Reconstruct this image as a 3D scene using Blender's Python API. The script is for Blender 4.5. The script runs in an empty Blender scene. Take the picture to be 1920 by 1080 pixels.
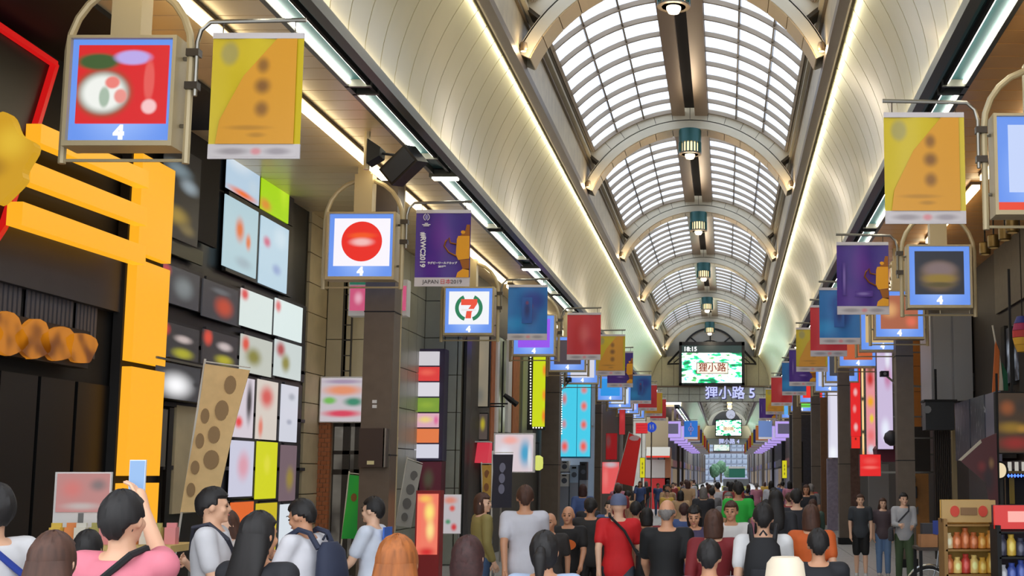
import bpy, bmesh, math, random
from mathutils import Vector, Matrix
random.seed(11)
SC = bpy.context.scene
COL = SC.collection
R = math.radians
# ---------------------------------------------------------------- camera
F = 2400.0; PXC = 1360.0; HOR = 890.0; TAN = 0.12; H = 2.0
TH = math.atan(TAN); CT, ST = math.cos(TH), math.sin(TH); PYC = HOR - F*TAN
cd = bpy.data.cameras.new('camera'); cam = bpy.data.objects.new('camera', cd); COL.objects.link(cam)
cd.sensor_width = 36; cd.lens = F/1920*36
cd.shift_x = -(PXC-960)/1920; cd.shift_y = (PYC-540)/1920
cd.clip_start = 0.1; cd.clip_end = 2000
cam.location = (0, 0, H); cam.rotation_euler = (R(90)+TH, 0, 0)
SC.camera = cam
SC.view_settings.view_transform = 'Standard'; SC.view_settings.look = 'None'
SC.view_settings.exposure = 1.18; SC.view_settings.gamma = 1; SC.view_settings.use_curve_mapping = False
SC.cycles.use_denoising = True
SC.cycles.max_bounces = 8; SC.cycles.diffuse_bounces = 4; SC.cycles.glossy_bounces = 3
SC.cycles.transparent_max_bounces = 8; SC.cycles.sample_clamp_indirect = 4
SC.cycles.caustics_reflective = False; SC.cycles.caustics_refractive = False
# ---------------------------------------------------------------- sky
W = bpy.data.worlds.new('overcast_sky'); SC.world = W; W.use_nodes = True
bg = W.node_tree.nodes['Background']; bg.inputs[0].default_value = (0.90, 0.95, 1.0, 1); bg.inputs[1].default_value = 1.15

def pay(px, py, Y):
    u = (px-PXC)/F; v = (PYC-py)/F; k = CT - v*ST
    return (u/k*Y, H + (ST+v*CT)/k*Y)            # X, Z on the plane at depth Y
def pax(px, py, X):
    u = (px-PXC)/F; v = (PYC-py)/F; k = CT - v*ST
    Y = X*k/u
    return (Y, H + (ST+v*CT)/k*Y)                # Y, Z on the plane X = const
def lin(c):
    c = c/255.0
    return c/12.92 if c <= .04045 else ((c+.055)/1.055)**2.4
def L4(rgb): return (lin(rgb[0]), lin(rgb[1]), lin(rgb[2]), 1)
# ---------------------------------------------------------------- long tube lights hidden behind the cove lips
def area(name, loc, rot, sx, sy, rgb, watts):
    d = bpy.data.lights.new(name, 'AREA'); d.shape = 'RECTANGLE'; d.size = sx; d.size_y = sy
    d.color = [lin(c) for c in rgb]; d.energy = watts
    o = bpy.data.objects.new(name, d); COL.objects.link(o); o.location = loc; o.rotation_euler = rot
    return o
XC = -0.85
for s in (-1, 1):
    # behind the fascia lip, shining up the cove; behind the rail, shining down on its upper edge
    area('cove_light_low', (XC+s*3.27, 37, 6.84), (0, R(180-s*8), 0), .05, 68, (255, 246, 224), 45)
    area('cove_light_high', (XC+s*2.585, 38.2, 8.545), (0, R(-s*62), 0), .04, 66, (252, 252, 220), 62)
# ================================================================ helpers
MATS = {}
K = .445      # backlit faces: their strengths below are written for an exposure of 0
def mat(key, rgb, rough=.6, metal=0., noise=0., nscale=8., emit=None, es=0., spec=.5, bump=0., stretch=None, coat=0.):
    if key in MATS: return MATS[key]
    m = bpy.data.materials.new(key); m.use_nodes = True; nt = m.node_tree
    b = nt.nodes['Principled BSDF']
    b.inputs['Base Color'].default_value = L4(rgb); b.inputs['Roughness'].default_value = rough
    b.inputs['Metallic'].default_value = metal; b.inputs['Specular IOR Level'].default_value = spec
    b.inputs['Coat Weight'].default_value = coat; b.inputs['Coat Roughness'].default_value = .2
    if noise or bump:
        tc = nt.nodes.new('ShaderNodeTexCoord'); mp = nt.nodes.new('ShaderNodeMapping')
        nt.links.new(tc.outputs['Object'], mp.inputs[0])
        if stretch: mp.inputs['Scale'].default_value = stretch
        n = nt.nodes.new('ShaderNodeTexNoise'); n.inputs['Scale'].default_value = nscale; n.inputs['Detail'].default_value = 4
        nt.links.new(mp.outputs[0], n.inputs['Vector'])
        if noise:
            cr = nt.nodes.new('ShaderNodeValToRGB')
            c = L4(rgb)
            cr.color_ramp.elements[0].position = .3; cr.color_ramp.elements[1].position = .7
            cr.color_ramp.elements[0].color = [x*(1-noise) for x in c[:3]]+[1]
            cr.color_ramp.elements[1].color = [min(1, x*(1+noise)) for x in c[:3]]+[1]
            nt.links.new(n.outputs['Fac'], cr.inputs[0]); nt.links.new(cr.outputs[0], b.inputs['Base Color'])
        if bump:
            bp = nt.nodes.new('ShaderNodeBump'); bp.inputs['Strength'].default_value = bump; bp.inputs['Distance'].default_value = .02
            nt.links.new(n.outputs['Fac'], bp.inputs['Height']); nt.links.new(bp.outputs[0], b.inputs['Normal'])
    if es:
        b.inputs['Emission Color'].default_value = L4(emit or rgb); b.inputs['Emission Strength'].default_value = es
    MATS[key] = m; return m
def glow(rgb, s=.9, key=None):
    """backlit sign face or screen: a dark glossy sheet that gives off its own colour"""
    k = key or 'glow_%d_%d_%d_%d' % (rgb[0], rgb[1], rgb[2], int(s*100))
    if k in MATS: return MATS[k]
    m = mat(k, tuple(c*.2 for c in rgb), .4, emit=rgb, es=s*K)
    return m
def blur(key, stops, scale=2.0, s=.9, axis=None, lit=True, detail=1.0, seed=0.):
    """soft printed or backlit picture: a colour ramp over smooth noise (or along one axis)"""
    if key in MATS: return MATS[key]
    m = bpy.data.materials.new(key); m.use_nodes = True; nt = m.node_tree; b = nt.nodes['Principled BSDF']
    tc = nt.nodes.new('ShaderNodeTexCoord'); cr = nt.nodes.new('ShaderNodeValToRGB'); cr.color_ramp.interpolation = 'EASE'
    els = cr.color_ramp.elements
    while len(els) < len(stops): els.new(.5)
    for e, (p, c) in zip(els, stops): e.position = p; e.color = L4(c)
    n = nt.nodes.new('ShaderNodeTexNoise'); n.inputs['Scale'].default_value = scale; n.inputs['Detail'].default_value = detail
    mp = nt.nodes.new('ShaderNodeMapping'); mp.inputs['Location'].default_value = (seed, seed*1.7, seed*.6)
    nt.links.new(tc.outputs['Object'], mp.inputs[0]); nt.links.new(mp.outputs[0], n.inputs['Vector'])
    src = n.outputs['Fac']
    if axis is not None:
        sp = nt.nodes.new('ShaderNodeSeparateXYZ'); nt.links.new(tc.outputs['Generated'], sp.inputs[0])
        mx = nt.nodes.new('ShaderNodeMix'); mx.inputs[0].default_value = .2
        nt.links.new(sp.outputs[axis], mx.inputs[2]); nt.links.new(src, mx.inputs[3]); src = mx.outputs[0]
    nt.links.new(src, cr.inputs[0])
    b.inputs['Roughness'].default_value = .45
    if lit:
        b.inputs['Base Color'].default_value = (.03, .03, .03, 1); b.inputs['Specular IOR Level'].default_value = .25
        nt.links.new(cr.outputs[0], b.inputs['Emission Color']); b.inputs['Emission Strength'].default_value = s*K
    else:
        nt.links.new(cr.outputs[0], b.inputs['Base Color'])
    MATS[key] = m; return m
class MB:
    def __init__(s): s.v = []; s.f = []; s.smooth = False
    def box(s, x0, x1, y0, y1, z0, z1):
        n = len(s.v)
        s.v += [(x0,y0,z0),(x1,y0,z0),(x1,y1,z0),(x0,y1,z0),(x0,y0,z1),(x1,y0,z1),(x1,y1,z1),(x0,y1,z1)]
        s.f += [(n,n+3,n+2,n+1),(n+4,n+5,n+6,n+7),(n,n+1,n+5,n+4),(n+1,n+2,n+6,n+5),(n+2,n+3,n+7,n+6),(n+3,n,n+4,n+7)]
        return s
    def cbox(s, c, d): return s.box(c[0]-d[0]/2, c[0]+d[0]/2, c[1]-d[1]/2, c[1]+d[1]/2, c[2]-d[2]/2, c[2]+d[2]/2)
    def bar(s, a, b, w, h=None):
        """a square bar from a to b"""
        h = h or w; a = Vector(a); b = Vector(b); d = (b-a).normalized()
        up = Vector((0,0,1)) if abs(d.z) < .95 else Vector((0,1,0))
        x = d.cross(up).normalized()*w/2; y = x.cross(d).normalized()*h/2
        n = len(s.v)
        for p in (a, b): s.v += [tuple(p-x-y), tuple(p+x-y), tuple(p+x+y), tuple(p-x+y)]
        s.f += [(n,n+1,n+2,n+3),(n+7,n+6,n+5,n+4),(n,n+4,n+5,n+1),(n+1,n+5,n+6,n+2),(n+2,n+6,n+7,n+3),(n+3,n+7,n+4,n)]
        return s
    def tube(s, pts, r, k=8, caps=True):
        pts = [Vector(p) for p in pts]; n0 = len(s.v); m = len(pts); s.smooth = True
        rr = r if isinstance(r, (list, tuple)) else [r]*m
        up = None
        for i, p in enumerate(pts):
            d = (pts[min(i+1,m-1)]-pts[max(i-1,0)]).normalized()
            if up is None or abs(d.dot(up)) > .97: up = Vector((0,0,1)) if abs(d.z) < .9 else Vector((0,1,0))
            x = d.cross(up).normalized(); y = x.cross(d).normalized(); up = y
            for j in range(k):
                a = 2*math.pi*j/k
                s.v.append(tuple(p+(x*math.cos(a)+y*math.sin(a))*rr[i]))
        for i in range(m-1):
            for j in range(k):
                a, b = n0+i*k+j, n0+i*k+(j+1)%k
                s.f.append((a,b,b+k,a+k))
        if caps:
            s.f.append(tuple(n0+j for j in range(k))[::-1]); s.f.append(tuple(n0+(m-1)*k+j for j in range(k)))
        return s
    def plate(s, pts, y0, y1):
        """outline in X,Z extruded along Y"""
        n = len(s.v); k = len(pts)
        s.v += [(p[0], y0, p[1]) for p in pts]+[(p[0], y1, p[1]) for p in pts]
        s.f.append(tuple(range(n, n+k))); s.f.append(tuple(range(n+2*k-1, n+k-1, -1)))
        for i in range(k):
            j = (i+1) % k; s.f.append((n+i, n+k+i, n+k+j, n+j))
        return s
    def plate_x(s, pts, x0, x1):
        """outline in Y,Z extruded along X"""
        n = len(s.v); k = len(pts)
        s.v += [(x0, p[0], p[1]) for p in pts]+[(x1, p[0], p[1]) for p in pts]
        s.f.append(tuple(range(n, n+k))); s.f.append(tuple(range(n+2*k-1, n+k-1, -1)))
        for i in range(k):
            j = (i+1) % k; s.f.append((n+i, n+k+i, n+k+j, n+j))
        return s
    def lathe(s, prof, c=(0,0,0), k=20):
        n = len(s.v); m = len(prof); s.smooth = True
        for r, z in prof:
            for j in range(k):
                a = 2*math.pi*j/k; s.v.append((c[0]+r*math.cos(a), c[1]+r*math.sin(a), c[2]+z))
        for i in range(m-1):
            for j in range(k):
                a, b = n+i*k+j, n+i*k+(j+1)%k; s.f.append((a,b,b+k,a+k))
        s.f.append(tuple(n+j for j in range(k))[::-1]); s.f.append(tuple(n+(m-1)*k+j for j in range(k)))
        return s
    def arc(s, r0, r1, a0, a1, y0, y1, cz, cx=0., n=6):
        """arch block: angles from the crown, radii r0<r1, along Y y0..y1"""
        b = len(s.v)
        for i in range(n+1):
            a = a0+(a1-a0)*i/n; sn, cs = math.sin(a), math.cos(a)
            for r, y in ((r0,y0),(r1,y0),(r1,y1),(r0,y1)): s.v.append((cx+r*sn, y, cz+r*cs))
        for i in range(n):
            q = b+i*4
            for j in range(4): s.f.append((q+j, q+(j+1)%4, q+4+(j+1)%4, q+4+j))
        s.f.append((b,b+3,b+2,b+1)); e = b+n*4; s.f.append((e,e+1,e+2,e+3))
        return s
    def mesh(s, name, m=None, smooth=None):
        me = bpy.data.meshes.new(name); me.from_pydata([tuple(p) for p in s.v], [], s.f)
        bm = bmesh.new(); bm.from_mesh(me); bmesh.ops.recalc_face_normals(bm, faces=bm.faces); bm.to_mesh(me); bm.free()
        if m: me.materials.append(m)
        if s.smooth if smooth is None else smooth:
            me.shade_smooth(); me.set_sharp_from_angle(angle=R(40))
        return me
    def build(s, name, m, parent=None, loc=None, smooth=None):
        return put(name, s.mesh(name, m, smooth), parent, loc)
def put(name, me, parent=None, loc=None, rot=None):
    o = bpy.data.objects.new(name, me); COL.objects.link(o)
    if parent: o.parent = parent
    if loc: o.location = loc
    if rot: o.rotation_euler = rot
    return o
def tag(o, label, cat, group=None, kind=None):
    if label: o['label'] = label
    if cat: o['category'] = cat
    if group: o['group'] = group
    if kind: o['kind'] = kind
    return o
def thing(name, label, cat, loc=(0,0,0), group=None, rz=0.):
    o = bpy.data.objects.new(name, None); COL.objects.link(o); o.empty_display_size = .1
    o.location = loc; o.rotation_euler = (0,0,rz)
    return tag(o, label, cat, group)
def struct(name, mb, m, parent=None, label=None, smooth=None):
    o = mb.build(name, m, parent, smooth=smooth)
    if not parent: o['kind'] = 'structure'
    return o
def sroot(name, loc=(0,0,0)):
    o = bpy.data.objects.new(name, None); COL.objects.link(o); o.location = loc; o['kind'] = 'structure'; return o
def kids(o): return [c for c in COL.objects if c.parent == o]
def copy_tree(o, parent=None, children=None):
    c = o.copy(); COL.objects.link(c); c.parent = parent
    for ch in o.children: copy_tree(ch, c)
    return c
def text_mesh(txt, size, name='lettering', ext=.004, align='CENTER', space=1.0, bold=0.):
    cu = bpy.data.curves.new('t', 'FONT'); cu.body = txt; cu.size = size; cu.extrude = ext; cu.align_x = align; cu.align_y = 'CENTER'
    cu.space_character = space; cu.resolution_u = 3; cu.offset = bold
    o = bpy.data.objects.new('t', cu); COL.objects.link(o)
    dg = bpy.context.evaluated_depsgraph_get(); dg.update()
    me = bpy.data.meshes.new_from_object(o.evaluated_get(dg)); me.name = name
    bpy.data.objects.remove(o); bpy.data.curves.remove(cu)
    me.transform(Matrix.Rotation(R(90), 4, 'X'))         # reads towards -Y, upright along Z
    return me
def text(txt, size, m, parent, loc, name='lettering', rot=None, **k):
    me = text_mesh(txt, size, name, **k); me.materials.clear(); me.materials.append(m)
    return put(name, me, parent, loc, rot)
def ellipse(cx, cz, rx, rz, n=28): return [(cx+rx*math.cos(2*math.pi*i/n), cz+rz*math.sin(2*math.pi*i/n)) for i in range(n)]
def ringpts(cx, cz, r0, r1, a0, a1, n=10):
    o = [(cx+r1*math.cos(R(a0+(a1-a0)*i/n)), cz+r1*math.sin(R(a0+(a1-a0)*i/n))) for i in range(n+1)]
    return o+[(cx+r0*math.cos(R(a1+(a0-a1)*i/n)), cz+r0*math.sin(R(a1+(a0-a1)*i/n))) for i in range(n+1)]
def rect(x0, x1, z0, z1): return [(x0,z0),(x1,z0),(x1,z1),(x0,z1)]
# ================================================================ materials of the building
CREAM = mat('cove_enamel', (200,186,146), .36, .2, noise=.05, nscale=1.2, coat=.45)
CREAMB = mat('joint_dark', (70,62,48), .7)
RIBM = mat('rib_paint', (206,196,172), .45, .05, noise=.04, nscale=2)
RIBU = mat('rib_soffit_warm_lit', (200,176,138), .35, .1)  # orange light on the rib undersides is put into this colour
BRONZE = mat('bronze_aluminium', (108,94,76), .4, .5)
BLADE = mat('hoop_paint', (156,140,120), .5)
SPINE = mat('spine_paint', (150,122,92), .3, .4)
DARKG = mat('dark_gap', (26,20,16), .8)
WALLP = mat('mottled_panel', (188,174,146), .4, .15, noise=.14, nscale=3)
SOFFL = mat('plank_enamel_beige', (232,208,162), .3, .15, noise=.05, nscale=1.5); SOFFR = mat('plank_enamel_orange', (244,180,106), .3, .1, noise=.06, nscale=1.5)
SOFFB = mat('plank_backing', (70,52,32), .6)
TEAL = mat('teal_paint', (34,86,84), .4, .2)
LIP = mat('fascia_grey', (92,92,84), .4, .5)
TROUGH = mat('trough_green', (14,26,26), .5, .2)
TUBE = glow((255,250,232), 17.0, 'fluorescent_tube')
TUBEW = glow((255,236,190), 6.0, 'warm_diffuser')
PILLAR = mat('pillar_brown', (104,90,76), .45, .15, noise=.08, nscale=5)
BEIGE = mat('frame_beige', (196,178,140), .4, .15)
STEEL = mat('stainless_steel', (150,146,138), .28, .9)
BLACK = mat('black_panel', (9,9,10), .4)
BLACKM = mat('black_matte', (12,11,12), .7)
DGREY = mat('dark_grey', (52,52,58), .5, noise=.08, nscale=3)
GREY = mat('mid_grey', (120,120,118), .5)
WHITE = mat('white_paint', (226,224,220), .5)
STONE = mat('beige_stone', (190,174,140), .55, noise=.1, nscale=2.5)
STONEB = mat('beige_panel', (200,186,152), .5, noise=.06, nscale=1.5)
TILEG = mat('grey_green_tile', (150,152,140), .4, noise=.08, nscale=2)
PAVE = mat('granite_paver', (168,166,164), .5, noise=.12, nscale=14)
# frosted vault glass
GL = bpy.data.materials.new('frosted_vault_glass'); GL.use_nodes = True; _t = GL.node_tree; _t.nodes.clear()
_o = _t.nodes.new('ShaderNodeOutputMaterial'); _m = _t.nodes.new('ShaderNodeMixShader'); _a = _t.nodes.new('ShaderNodeBsdfTransparent'); _b = _t.nodes.new('ShaderNodeBsdfTranslucent')
_a.inputs[0].default_value = (.76,.81,.90,1); _b.inputs[0].default_value = (.84,.87,.92,1); _m.inputs[0].default_value = .45
_t.links.new(_a.outputs[0], _m.inputs[1]); _t.links.new(_b.outputs[0], _m.inputs[2]); _t.links.new(_m.outputs[0], _o.inputs[0])
# ================================================================ floor
floor = sroot('floor')
_fm = bpy.data.materials.new('floor_granite'); _fm.use_nodes = True; _n = _fm.node_tree
_br = _n.nodes.new('ShaderNodeTexBrick'); _tc = _n.nodes.new('ShaderNodeTexCoord'); _n.links.new(_tc.outputs['Object'], _br.inputs['Vector'])
_br.inputs['Scale'].default_value = 1.0; _br.inputs['Brick Width'].default_value = .9; _br.inputs['Row Height'].default_value = .9; _br.offset = 0
_br.inputs['Mortar Size'].default_value = .012; _br.inputs['Color1'].default_value = L4((166,164,162)); _br.inputs['Color2'].default_value = L4((152,151,150)); _br.inputs['Mortar'].default_value = L4((88,86,84))
_n.links.new(_br.outputs['Color'], _n.nodes['Principled BSDF'].inputs['Base Color']); _n.nodes['Principled BSDF'].inputs['Roughness'].default_value = .4
MB().box(-14, 14, -6, 360, -.25, -.012).build('slab', _fm, floor)
_pv = MB().box(-.443, .443, -.443, .443, -.05, 0).mesh('paver', PAVE)
for i in range(6):
    for j in range(22): put('paver', _pv, floor, (1.35+i*.9+.45, 18+j*.9, 0))
# ================================================================ the arcade section (vault, coves, soffits)
COVE = [(3.30+.02, 6.76)] + [(3.32-.69*(t**1.9), 6.76+1.9*t) for t in [i/9 for i in range(1,10)]]
RIBY = [20.5+9.78*k for k in range(6)]
def cove_strip(mb, xc, s, y0, y1, off, th):
    pts = [(xc+s*(w+off), z) for w, z in COVE]; pto = [(xc+s*(w+off+th), z) for w, z in COVE]
    prof = pts+pto[::-1]; n = len(mb.v); k = len(prof)
    for y in (y0, y1): mb.v += [(x, y, z) for x, z in prof]
    for i in range(k):
        j = (i+1) % k; mb.f.append((n+i, n+j, n+k+j, n+k+i))
    h = len(pts)
    for b in (n, n+k):
        for i in range(h-1): mb.f.append((b+i, b+i+1, b+k-2-i, b+k-1-i))
    mb.smooth = True
    return mb
def arcade(xc, y0, y1, ribs, near):
    sides = (('left', -1), ('right', 1))
    for nm, s in sides:
        cove = sroot('trim_cove_'+nm)
        cove_strip(MB(), xc, s, y0, y1, .035, .05).build('cove_backing', CREAMB if near else CREAM, cove)
        if near:
            pw = .66; me = cove_strip(MB(), xc, s, -pw/2+.013, pw/2-.013, 0, .03).mesh('cove_panel', CREAM)
            k = 0; y = 5.4
            while y < y1-.5:
                put('cove_panel', me, cove, (0, y, 0)); y += pw
        # rail, panel wall and gutter trims under the vault
        rail = sroot('trim_rail_'+nm)
        def sb(w0, w1, z0, z1, m, name, par=rail):
            a, b = sorted((xc+s*w0, xc+s*w1)); return MB().box(a, b, y0, y1, z0, z1).build(name, m, par)
        sb(2.44, 2.62, 8.56, 8.70, BRONZE, 'rail_beam'); sb(2.47, 2.6, 8.70, 9.64, WALLP, 'panel_wall')
        sb(2.37, 2.47, 9.56, 9.63, RIBM, 'gutter_trim'); sb(2.33, 2.47, 9.70, 9.80, RIBM, 'gutter_trim'); sb(2.42, 2.47, 9.42, 9.46, BRONZE, 'gutter_trim')
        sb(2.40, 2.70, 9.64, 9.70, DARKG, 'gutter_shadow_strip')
        # soffit
        so = sroot('ceiling_'+nm)
        a, b = sorted((xc+s*3.86, xc+s*6.85))
        MB().box(a, b, y0, y1, 6.84, 7.0).build('soffit_backing', SOFFB if near else SOFFL, so)
        SOFF = SOFFL if s < 0 else SOFFR
        if near:
            pm = MB().box(a, b, -.210, .210, 6.80, 6.84).mesh('plank', SOFF); y = 5.3
            for k in range(56): put('plank', pm, so, (0, y, 0)); y += .44
            m2 = MB()
            while y < y1: m2.box(a, b, y-.214, y+.214, 6.80, 6.84); y += .44
            m2.build('far_planks', SOFF, so)['kind'] = 'stuff'
        # light trough at the soffit edge
        tr = sroot('trim_light_trough_'+nm)
        for w0, w1, z0, z1, m, n_ in ((3.30,3.42,6.72,6.86,LIP,'lip'),(3.42,3.50,6.80,6.88,TEAL,'reflector'),(3.50,3.86,6.92,7.0,TROUGH,'trough_back'),(3.82,3.88,6.78,6.94,LIP,'edge_strip'),(3.56,3.60,6.80,6.93,BLACKM,'divider')):
            sb(w0, w1, z0, z1, m, n_, tr)
    # vault
    R1, CZ1 = 3.26, 7.49; R2, CZ2 = 2.55, 7.69
    phi0, phim = math.asin(.42/R1), math.asin(2.35/R1)
    edges = [y0]+ribs+[y1]
    hoop_me = None
    if near:
        hm = MB()
        for sg in (-1, 1): hm.arc(R1-.10, R1-.012, sg*phi0, sg*phim, -.03, .03, CZ1, xc, 10)
        hoop_me = hm.mesh('hoop', BLADE)
    for bi in range(len(edges)-1):
        ya = edges[bi]+(.33 if bi else 0); yb = edges[bi+1]-(.33 if bi < len(edges)-2 else 0)
        if yb-ya < 1: continue
        v = sroot('ceiling_vault')
        nr = max(2, round((yb-ya)/.92)); pitch = (yb-ya)/nr
        cols = [phi0+(phim-phi0)*i/3 for i in range(4)]
        pan = near and 1 <= bi <= 4
        stuff = MB()
        pme = []
        for sg in (-1, 1):
            for c in range(3):
                a0, a1 = sg*cols[c], sg*cols[c+1]
                if pan: pme.append(MB().arc(R1, R1+.015, a0, a1, -pitch/2+.01, pitch/2-.01, CZ1, xc, 2).mesh('pane', GL))
                elif near:
                    for r_ in range(nr): stuff.arc(R1, R1+.015, a0, a1, ya+pitch*r_+.01, ya+pitch*(r_+1)-.01, CZ1, xc, 2)
                else: stuff.arc(R1, R1+.015, a0, a1, ya, yb, CZ1, xc, 2)
        for r_ in range(nr):
            for me in pme: put('pane', me, v, (0, ya+pitch*(r_+.5), 0))
        if stuff.v: stuff.build('glazing', GL, v)['kind'] = 'stuff'
        if near:
            for r_ in range(nr+1): put('hoop', hoop_me, v, (0, ya+pitch*r_, 0))
        else:
            hm = MB()
            for r_ in range(nr+1): hm.arc(R1-.12, R1-.01, -phim, phim, ya+pitch*r_-.04, ya+pitch*r_+.04, CZ1, xc, 10)
            hm.build('hoops', BLADE, v)['kind'] = 'stuff'
        for sg in (-1, 1):
            for c in range(4):
                a = sg*cols[c]; wd = .035 if c in (1, 2) else .07
                MB().arc(R1-.085, R1-.02, a-wd/R1/2, a+wd/R1/2, ya, yb, CZ1, xc, 1).build('purlin', BRONZE if c in (1, 2) else BLADE, v)
            a, b = sorted((xc+sg*.12, xc+sg*.43)); MB().box(a, b, ya, yb, 10.56, 10.70).build('spine_beam', SPINE, v)
        MB().box(xc-.14, xc+.14, ya, yb, 10.76, 10.82).build('spine_gap', DARKG, v)
    # ribs
    for ri, y in enumerate(ribs):
        rb = sroot('ceiling_rib', (xc, y, 0))
        pm_ = R(66); n = 14
        wm = MB().arc(R2+.2, 3.24, R(-52), R(52), -.27, .27, CZ2, 0, 26).build('web_core', CREAMB, rb)
        for k in range(n):
            a0, a1 = -pm_+2*pm_*k/n, -pm_+2*pm_*(k+1)/n
            MB().arc(R2, R2+.02, a0+.003, a1-.003, -.30, .30, CZ2, 0, 3).build('underside_panel', RIBU, rb)
        MB().arc(R2+.02, R2+.23, -pm_, pm_, -.33, -.27, CZ2, 0, 30).build('flange', RIBM, rb, smooth=True)
        MB().arc(R2+.02, R2+.23, -pm_, pm_, .27, .33, CZ2, 0, 30).build('flange', RIBM, rb, smooth=True)
        MB().arc(R2+.21, R2+.24, -pm_, pm_, -.33, .33, CZ2, 0, 30).build('flange_top', RIBM, rb, smooth=True)
        for k in range(12):
            a0, a1 = R(-51)+R(102)*k/12, R(-51)+R(102)*(k+1)/12
            MB().arc(R2+.24, 3.23, a0+.0022, a1-.0022, -.285, -.27, CZ2, 0, 3).build('web_panel', RIBM, rb)
arcade(XC, 5, 71.6, RIBY, True)
# ---------------------------------------------------------------- end wall with screen and name beam
YE = 71.6
XP = pay
ew = sroot('wall_end')
def arch_opening(mb, rb, y0, y1, cz, half, ztop):
    pass
wp = [(-4.25,6.78),(2.55,6.78)]
MB().box(XC-3.4, XC+3.4, YE, YE+.3, 6.78, 8.6).build('wall_core', CREAMB, ew)
EWM = mat('end_wall_tile', (206,198,160), .4, .1, noise=.04)
_x = XC-3.4
while _x < XC+3.39:
    MB().box(_x+.01, _x+.67, YE-.04, YE, 6.80, 8.58).build('panel', EWM, ew); _x += .68
LUN = mat('lunette_panel', (164,160,146), .5)
# lunette above the wall: ring round a dark-framed half-round window
lw = MB()
for k in range(24):
    a0, a1 = R(-90+7.5*k), R(-90+7.5*(k+1))
    lw.arc(1.65, 3.1, a0, a1, YE-.02, YE+.1, 8.55, XC, 1)
lw.build('lunette', LUN, ew)
fan = sroot('window_1', (XC, YE, 8.55))
fm = MB(); fm.arc(1.56, 1.66, R(-90), R(90), -.06, .06, 0, 0, 24)
for a in (-45, 0, 45): fm.bar((0,0,.2), (1.6*math.sin(R(a)),0,1.6*math.cos(R(a))), .07)
fm.arc(.9, .96, R(-90), R(90), -.04, .04, 0, 0, 16)
fm.build('fan_frame', BLACKM, fan)
MB().arc(.02, 1.6, R(-90), R(90), .02, .035, 0, 0, 16).build('fan_pane', mat('grey_fan_glass', (150,150,146), .15), fan)
# name beam
BEAM = mat('beam_tile', (178,184,172), .4, .1, noise=.05)
nb = thing('name_beam', 'pale tiled beam across the arcade reading 狸小路 5 under the screen', 'sign', (XC, YE-.6, 6.0))
bx0, bz0 = pay(1232, 753, YE-.6); bx1, bz1 = pay(1452, 726, YE-.6)
MB().box(bx0-XC, bx1-XC, .02, .6, bz0-6, bz1-6).build('core', CREAMB, nb)
bw = (bx1-bx0)/11
for i in range(11):
    for j in range(2):
        zz = bz0-6+(bz1-bz0)*j/2
        MB().box(bx0-XC+bw*i+.012, bx0-XC+bw*(i+1)-.012, -.02, .02, zz+.012, zz+(bz1-bz0)/2-.012).build('tile', BEAM, nb)
MB().box(bx0-XC-.1, bx1-XC+.1, -.05, .65, bz1-6, bz1-6+.08).build('cap', BRONZE, nb)
tx, tz = pay(1369, 738, YE-.6)
LETW = glow((200,206,255), 1.0, 'letter_white'); 
text('狸小路 5', .74, LETW, nb, (tx-XC, -.05, tz-6), ext=.03, bold=.012)
text('狸小路 5', .74, mat('letter_violet', (74,66,140), .4), nb, (tx-XC+.025, -.01, tz-6-.025), ext=.02, bold=.03)
# big video screen
sx0, sz0 = pay(1273, 722, YE-1.0); sx1, sz1 = pay(1396, 641, YE-1.0)
scr = thing('video_screen', 'large video screen showing 狸小路 over green rapids, hung above the name beam', 'screen', ((sx0+sx1)/2, YE-1.0, sz0))
sw, sh = sx1-sx0, sz1-sz0
MB().box(-sw/2, sw/2, .03, .5, 0, sh).build('cabinet', BLACK, scr)
for a in ((-sw/2,-sw/2+.16,0,sh),(sw/2-.16,sw/2,0,sh),(-sw/2,sw/2,0,.12),(-sw/2,sw/2,sh-.2,sh)):
    MB().box(a[0],a[1],-.05,.03,a[2],a[3]).build('bezel', BLACK, scr)
RAP = blur('rapids_picture', [(.36,(8,60,40)),(.42,(10,120,66)),(.455,(60,170,120)),(.49,(190,220,206)),(.57,(214,224,216)),(.605,(60,150,70)),(.65,(40,70,50))], 1.5, 5.5, detail=10, seed=3.1)
_mp = [n for n in RAP.node_tree.nodes if n.type == 'MAPPING'][0]; _mp.inputs['Scale'].default_value = (1, 1, 2.2)
MB().box(-sw/2+.16, sw/2-.16, 0, .03, .12, sh-.62).build('picture', RAP, scr)
MB().box(-sw/2+.16, sw/2-.16, 0, .03, sh-.62, sh-.2).build('time_bar', glow((46,66,62), .9), scr)
text('18:15', .34, glow((255,255,255), 1.2), scr, (-sw/2+.62, -.01, sh-.41), bold=.01)
MB().box(-.86, .92, -.03, 0, .62, 1.25).build('caption_frame', glow((120,50,30), 1), scr)
MB().box(-.82, .88, -.035, 0, .66, 1.21).build('caption_board', glow((255,240,224), 1.1), scr)
text('狸小路', .50, glow((140,60,20), 1), scr, (.03, -.045, .94), space=1.05, bold=.008)
for s in (-1, 1):
    w = MB(); x = s*sw/2
    w.bar((x,.2,sh-.5), (x+s*.62,.4,.9+.35), .09); w.bar((x,.2,1.2), (x+s*.66,.4,1.2), .08); w.bar((x+s*.3,.2,1.25),(x,.2,sh-.9),.05)
    w.build('strut', BLACKM, scr)
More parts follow.
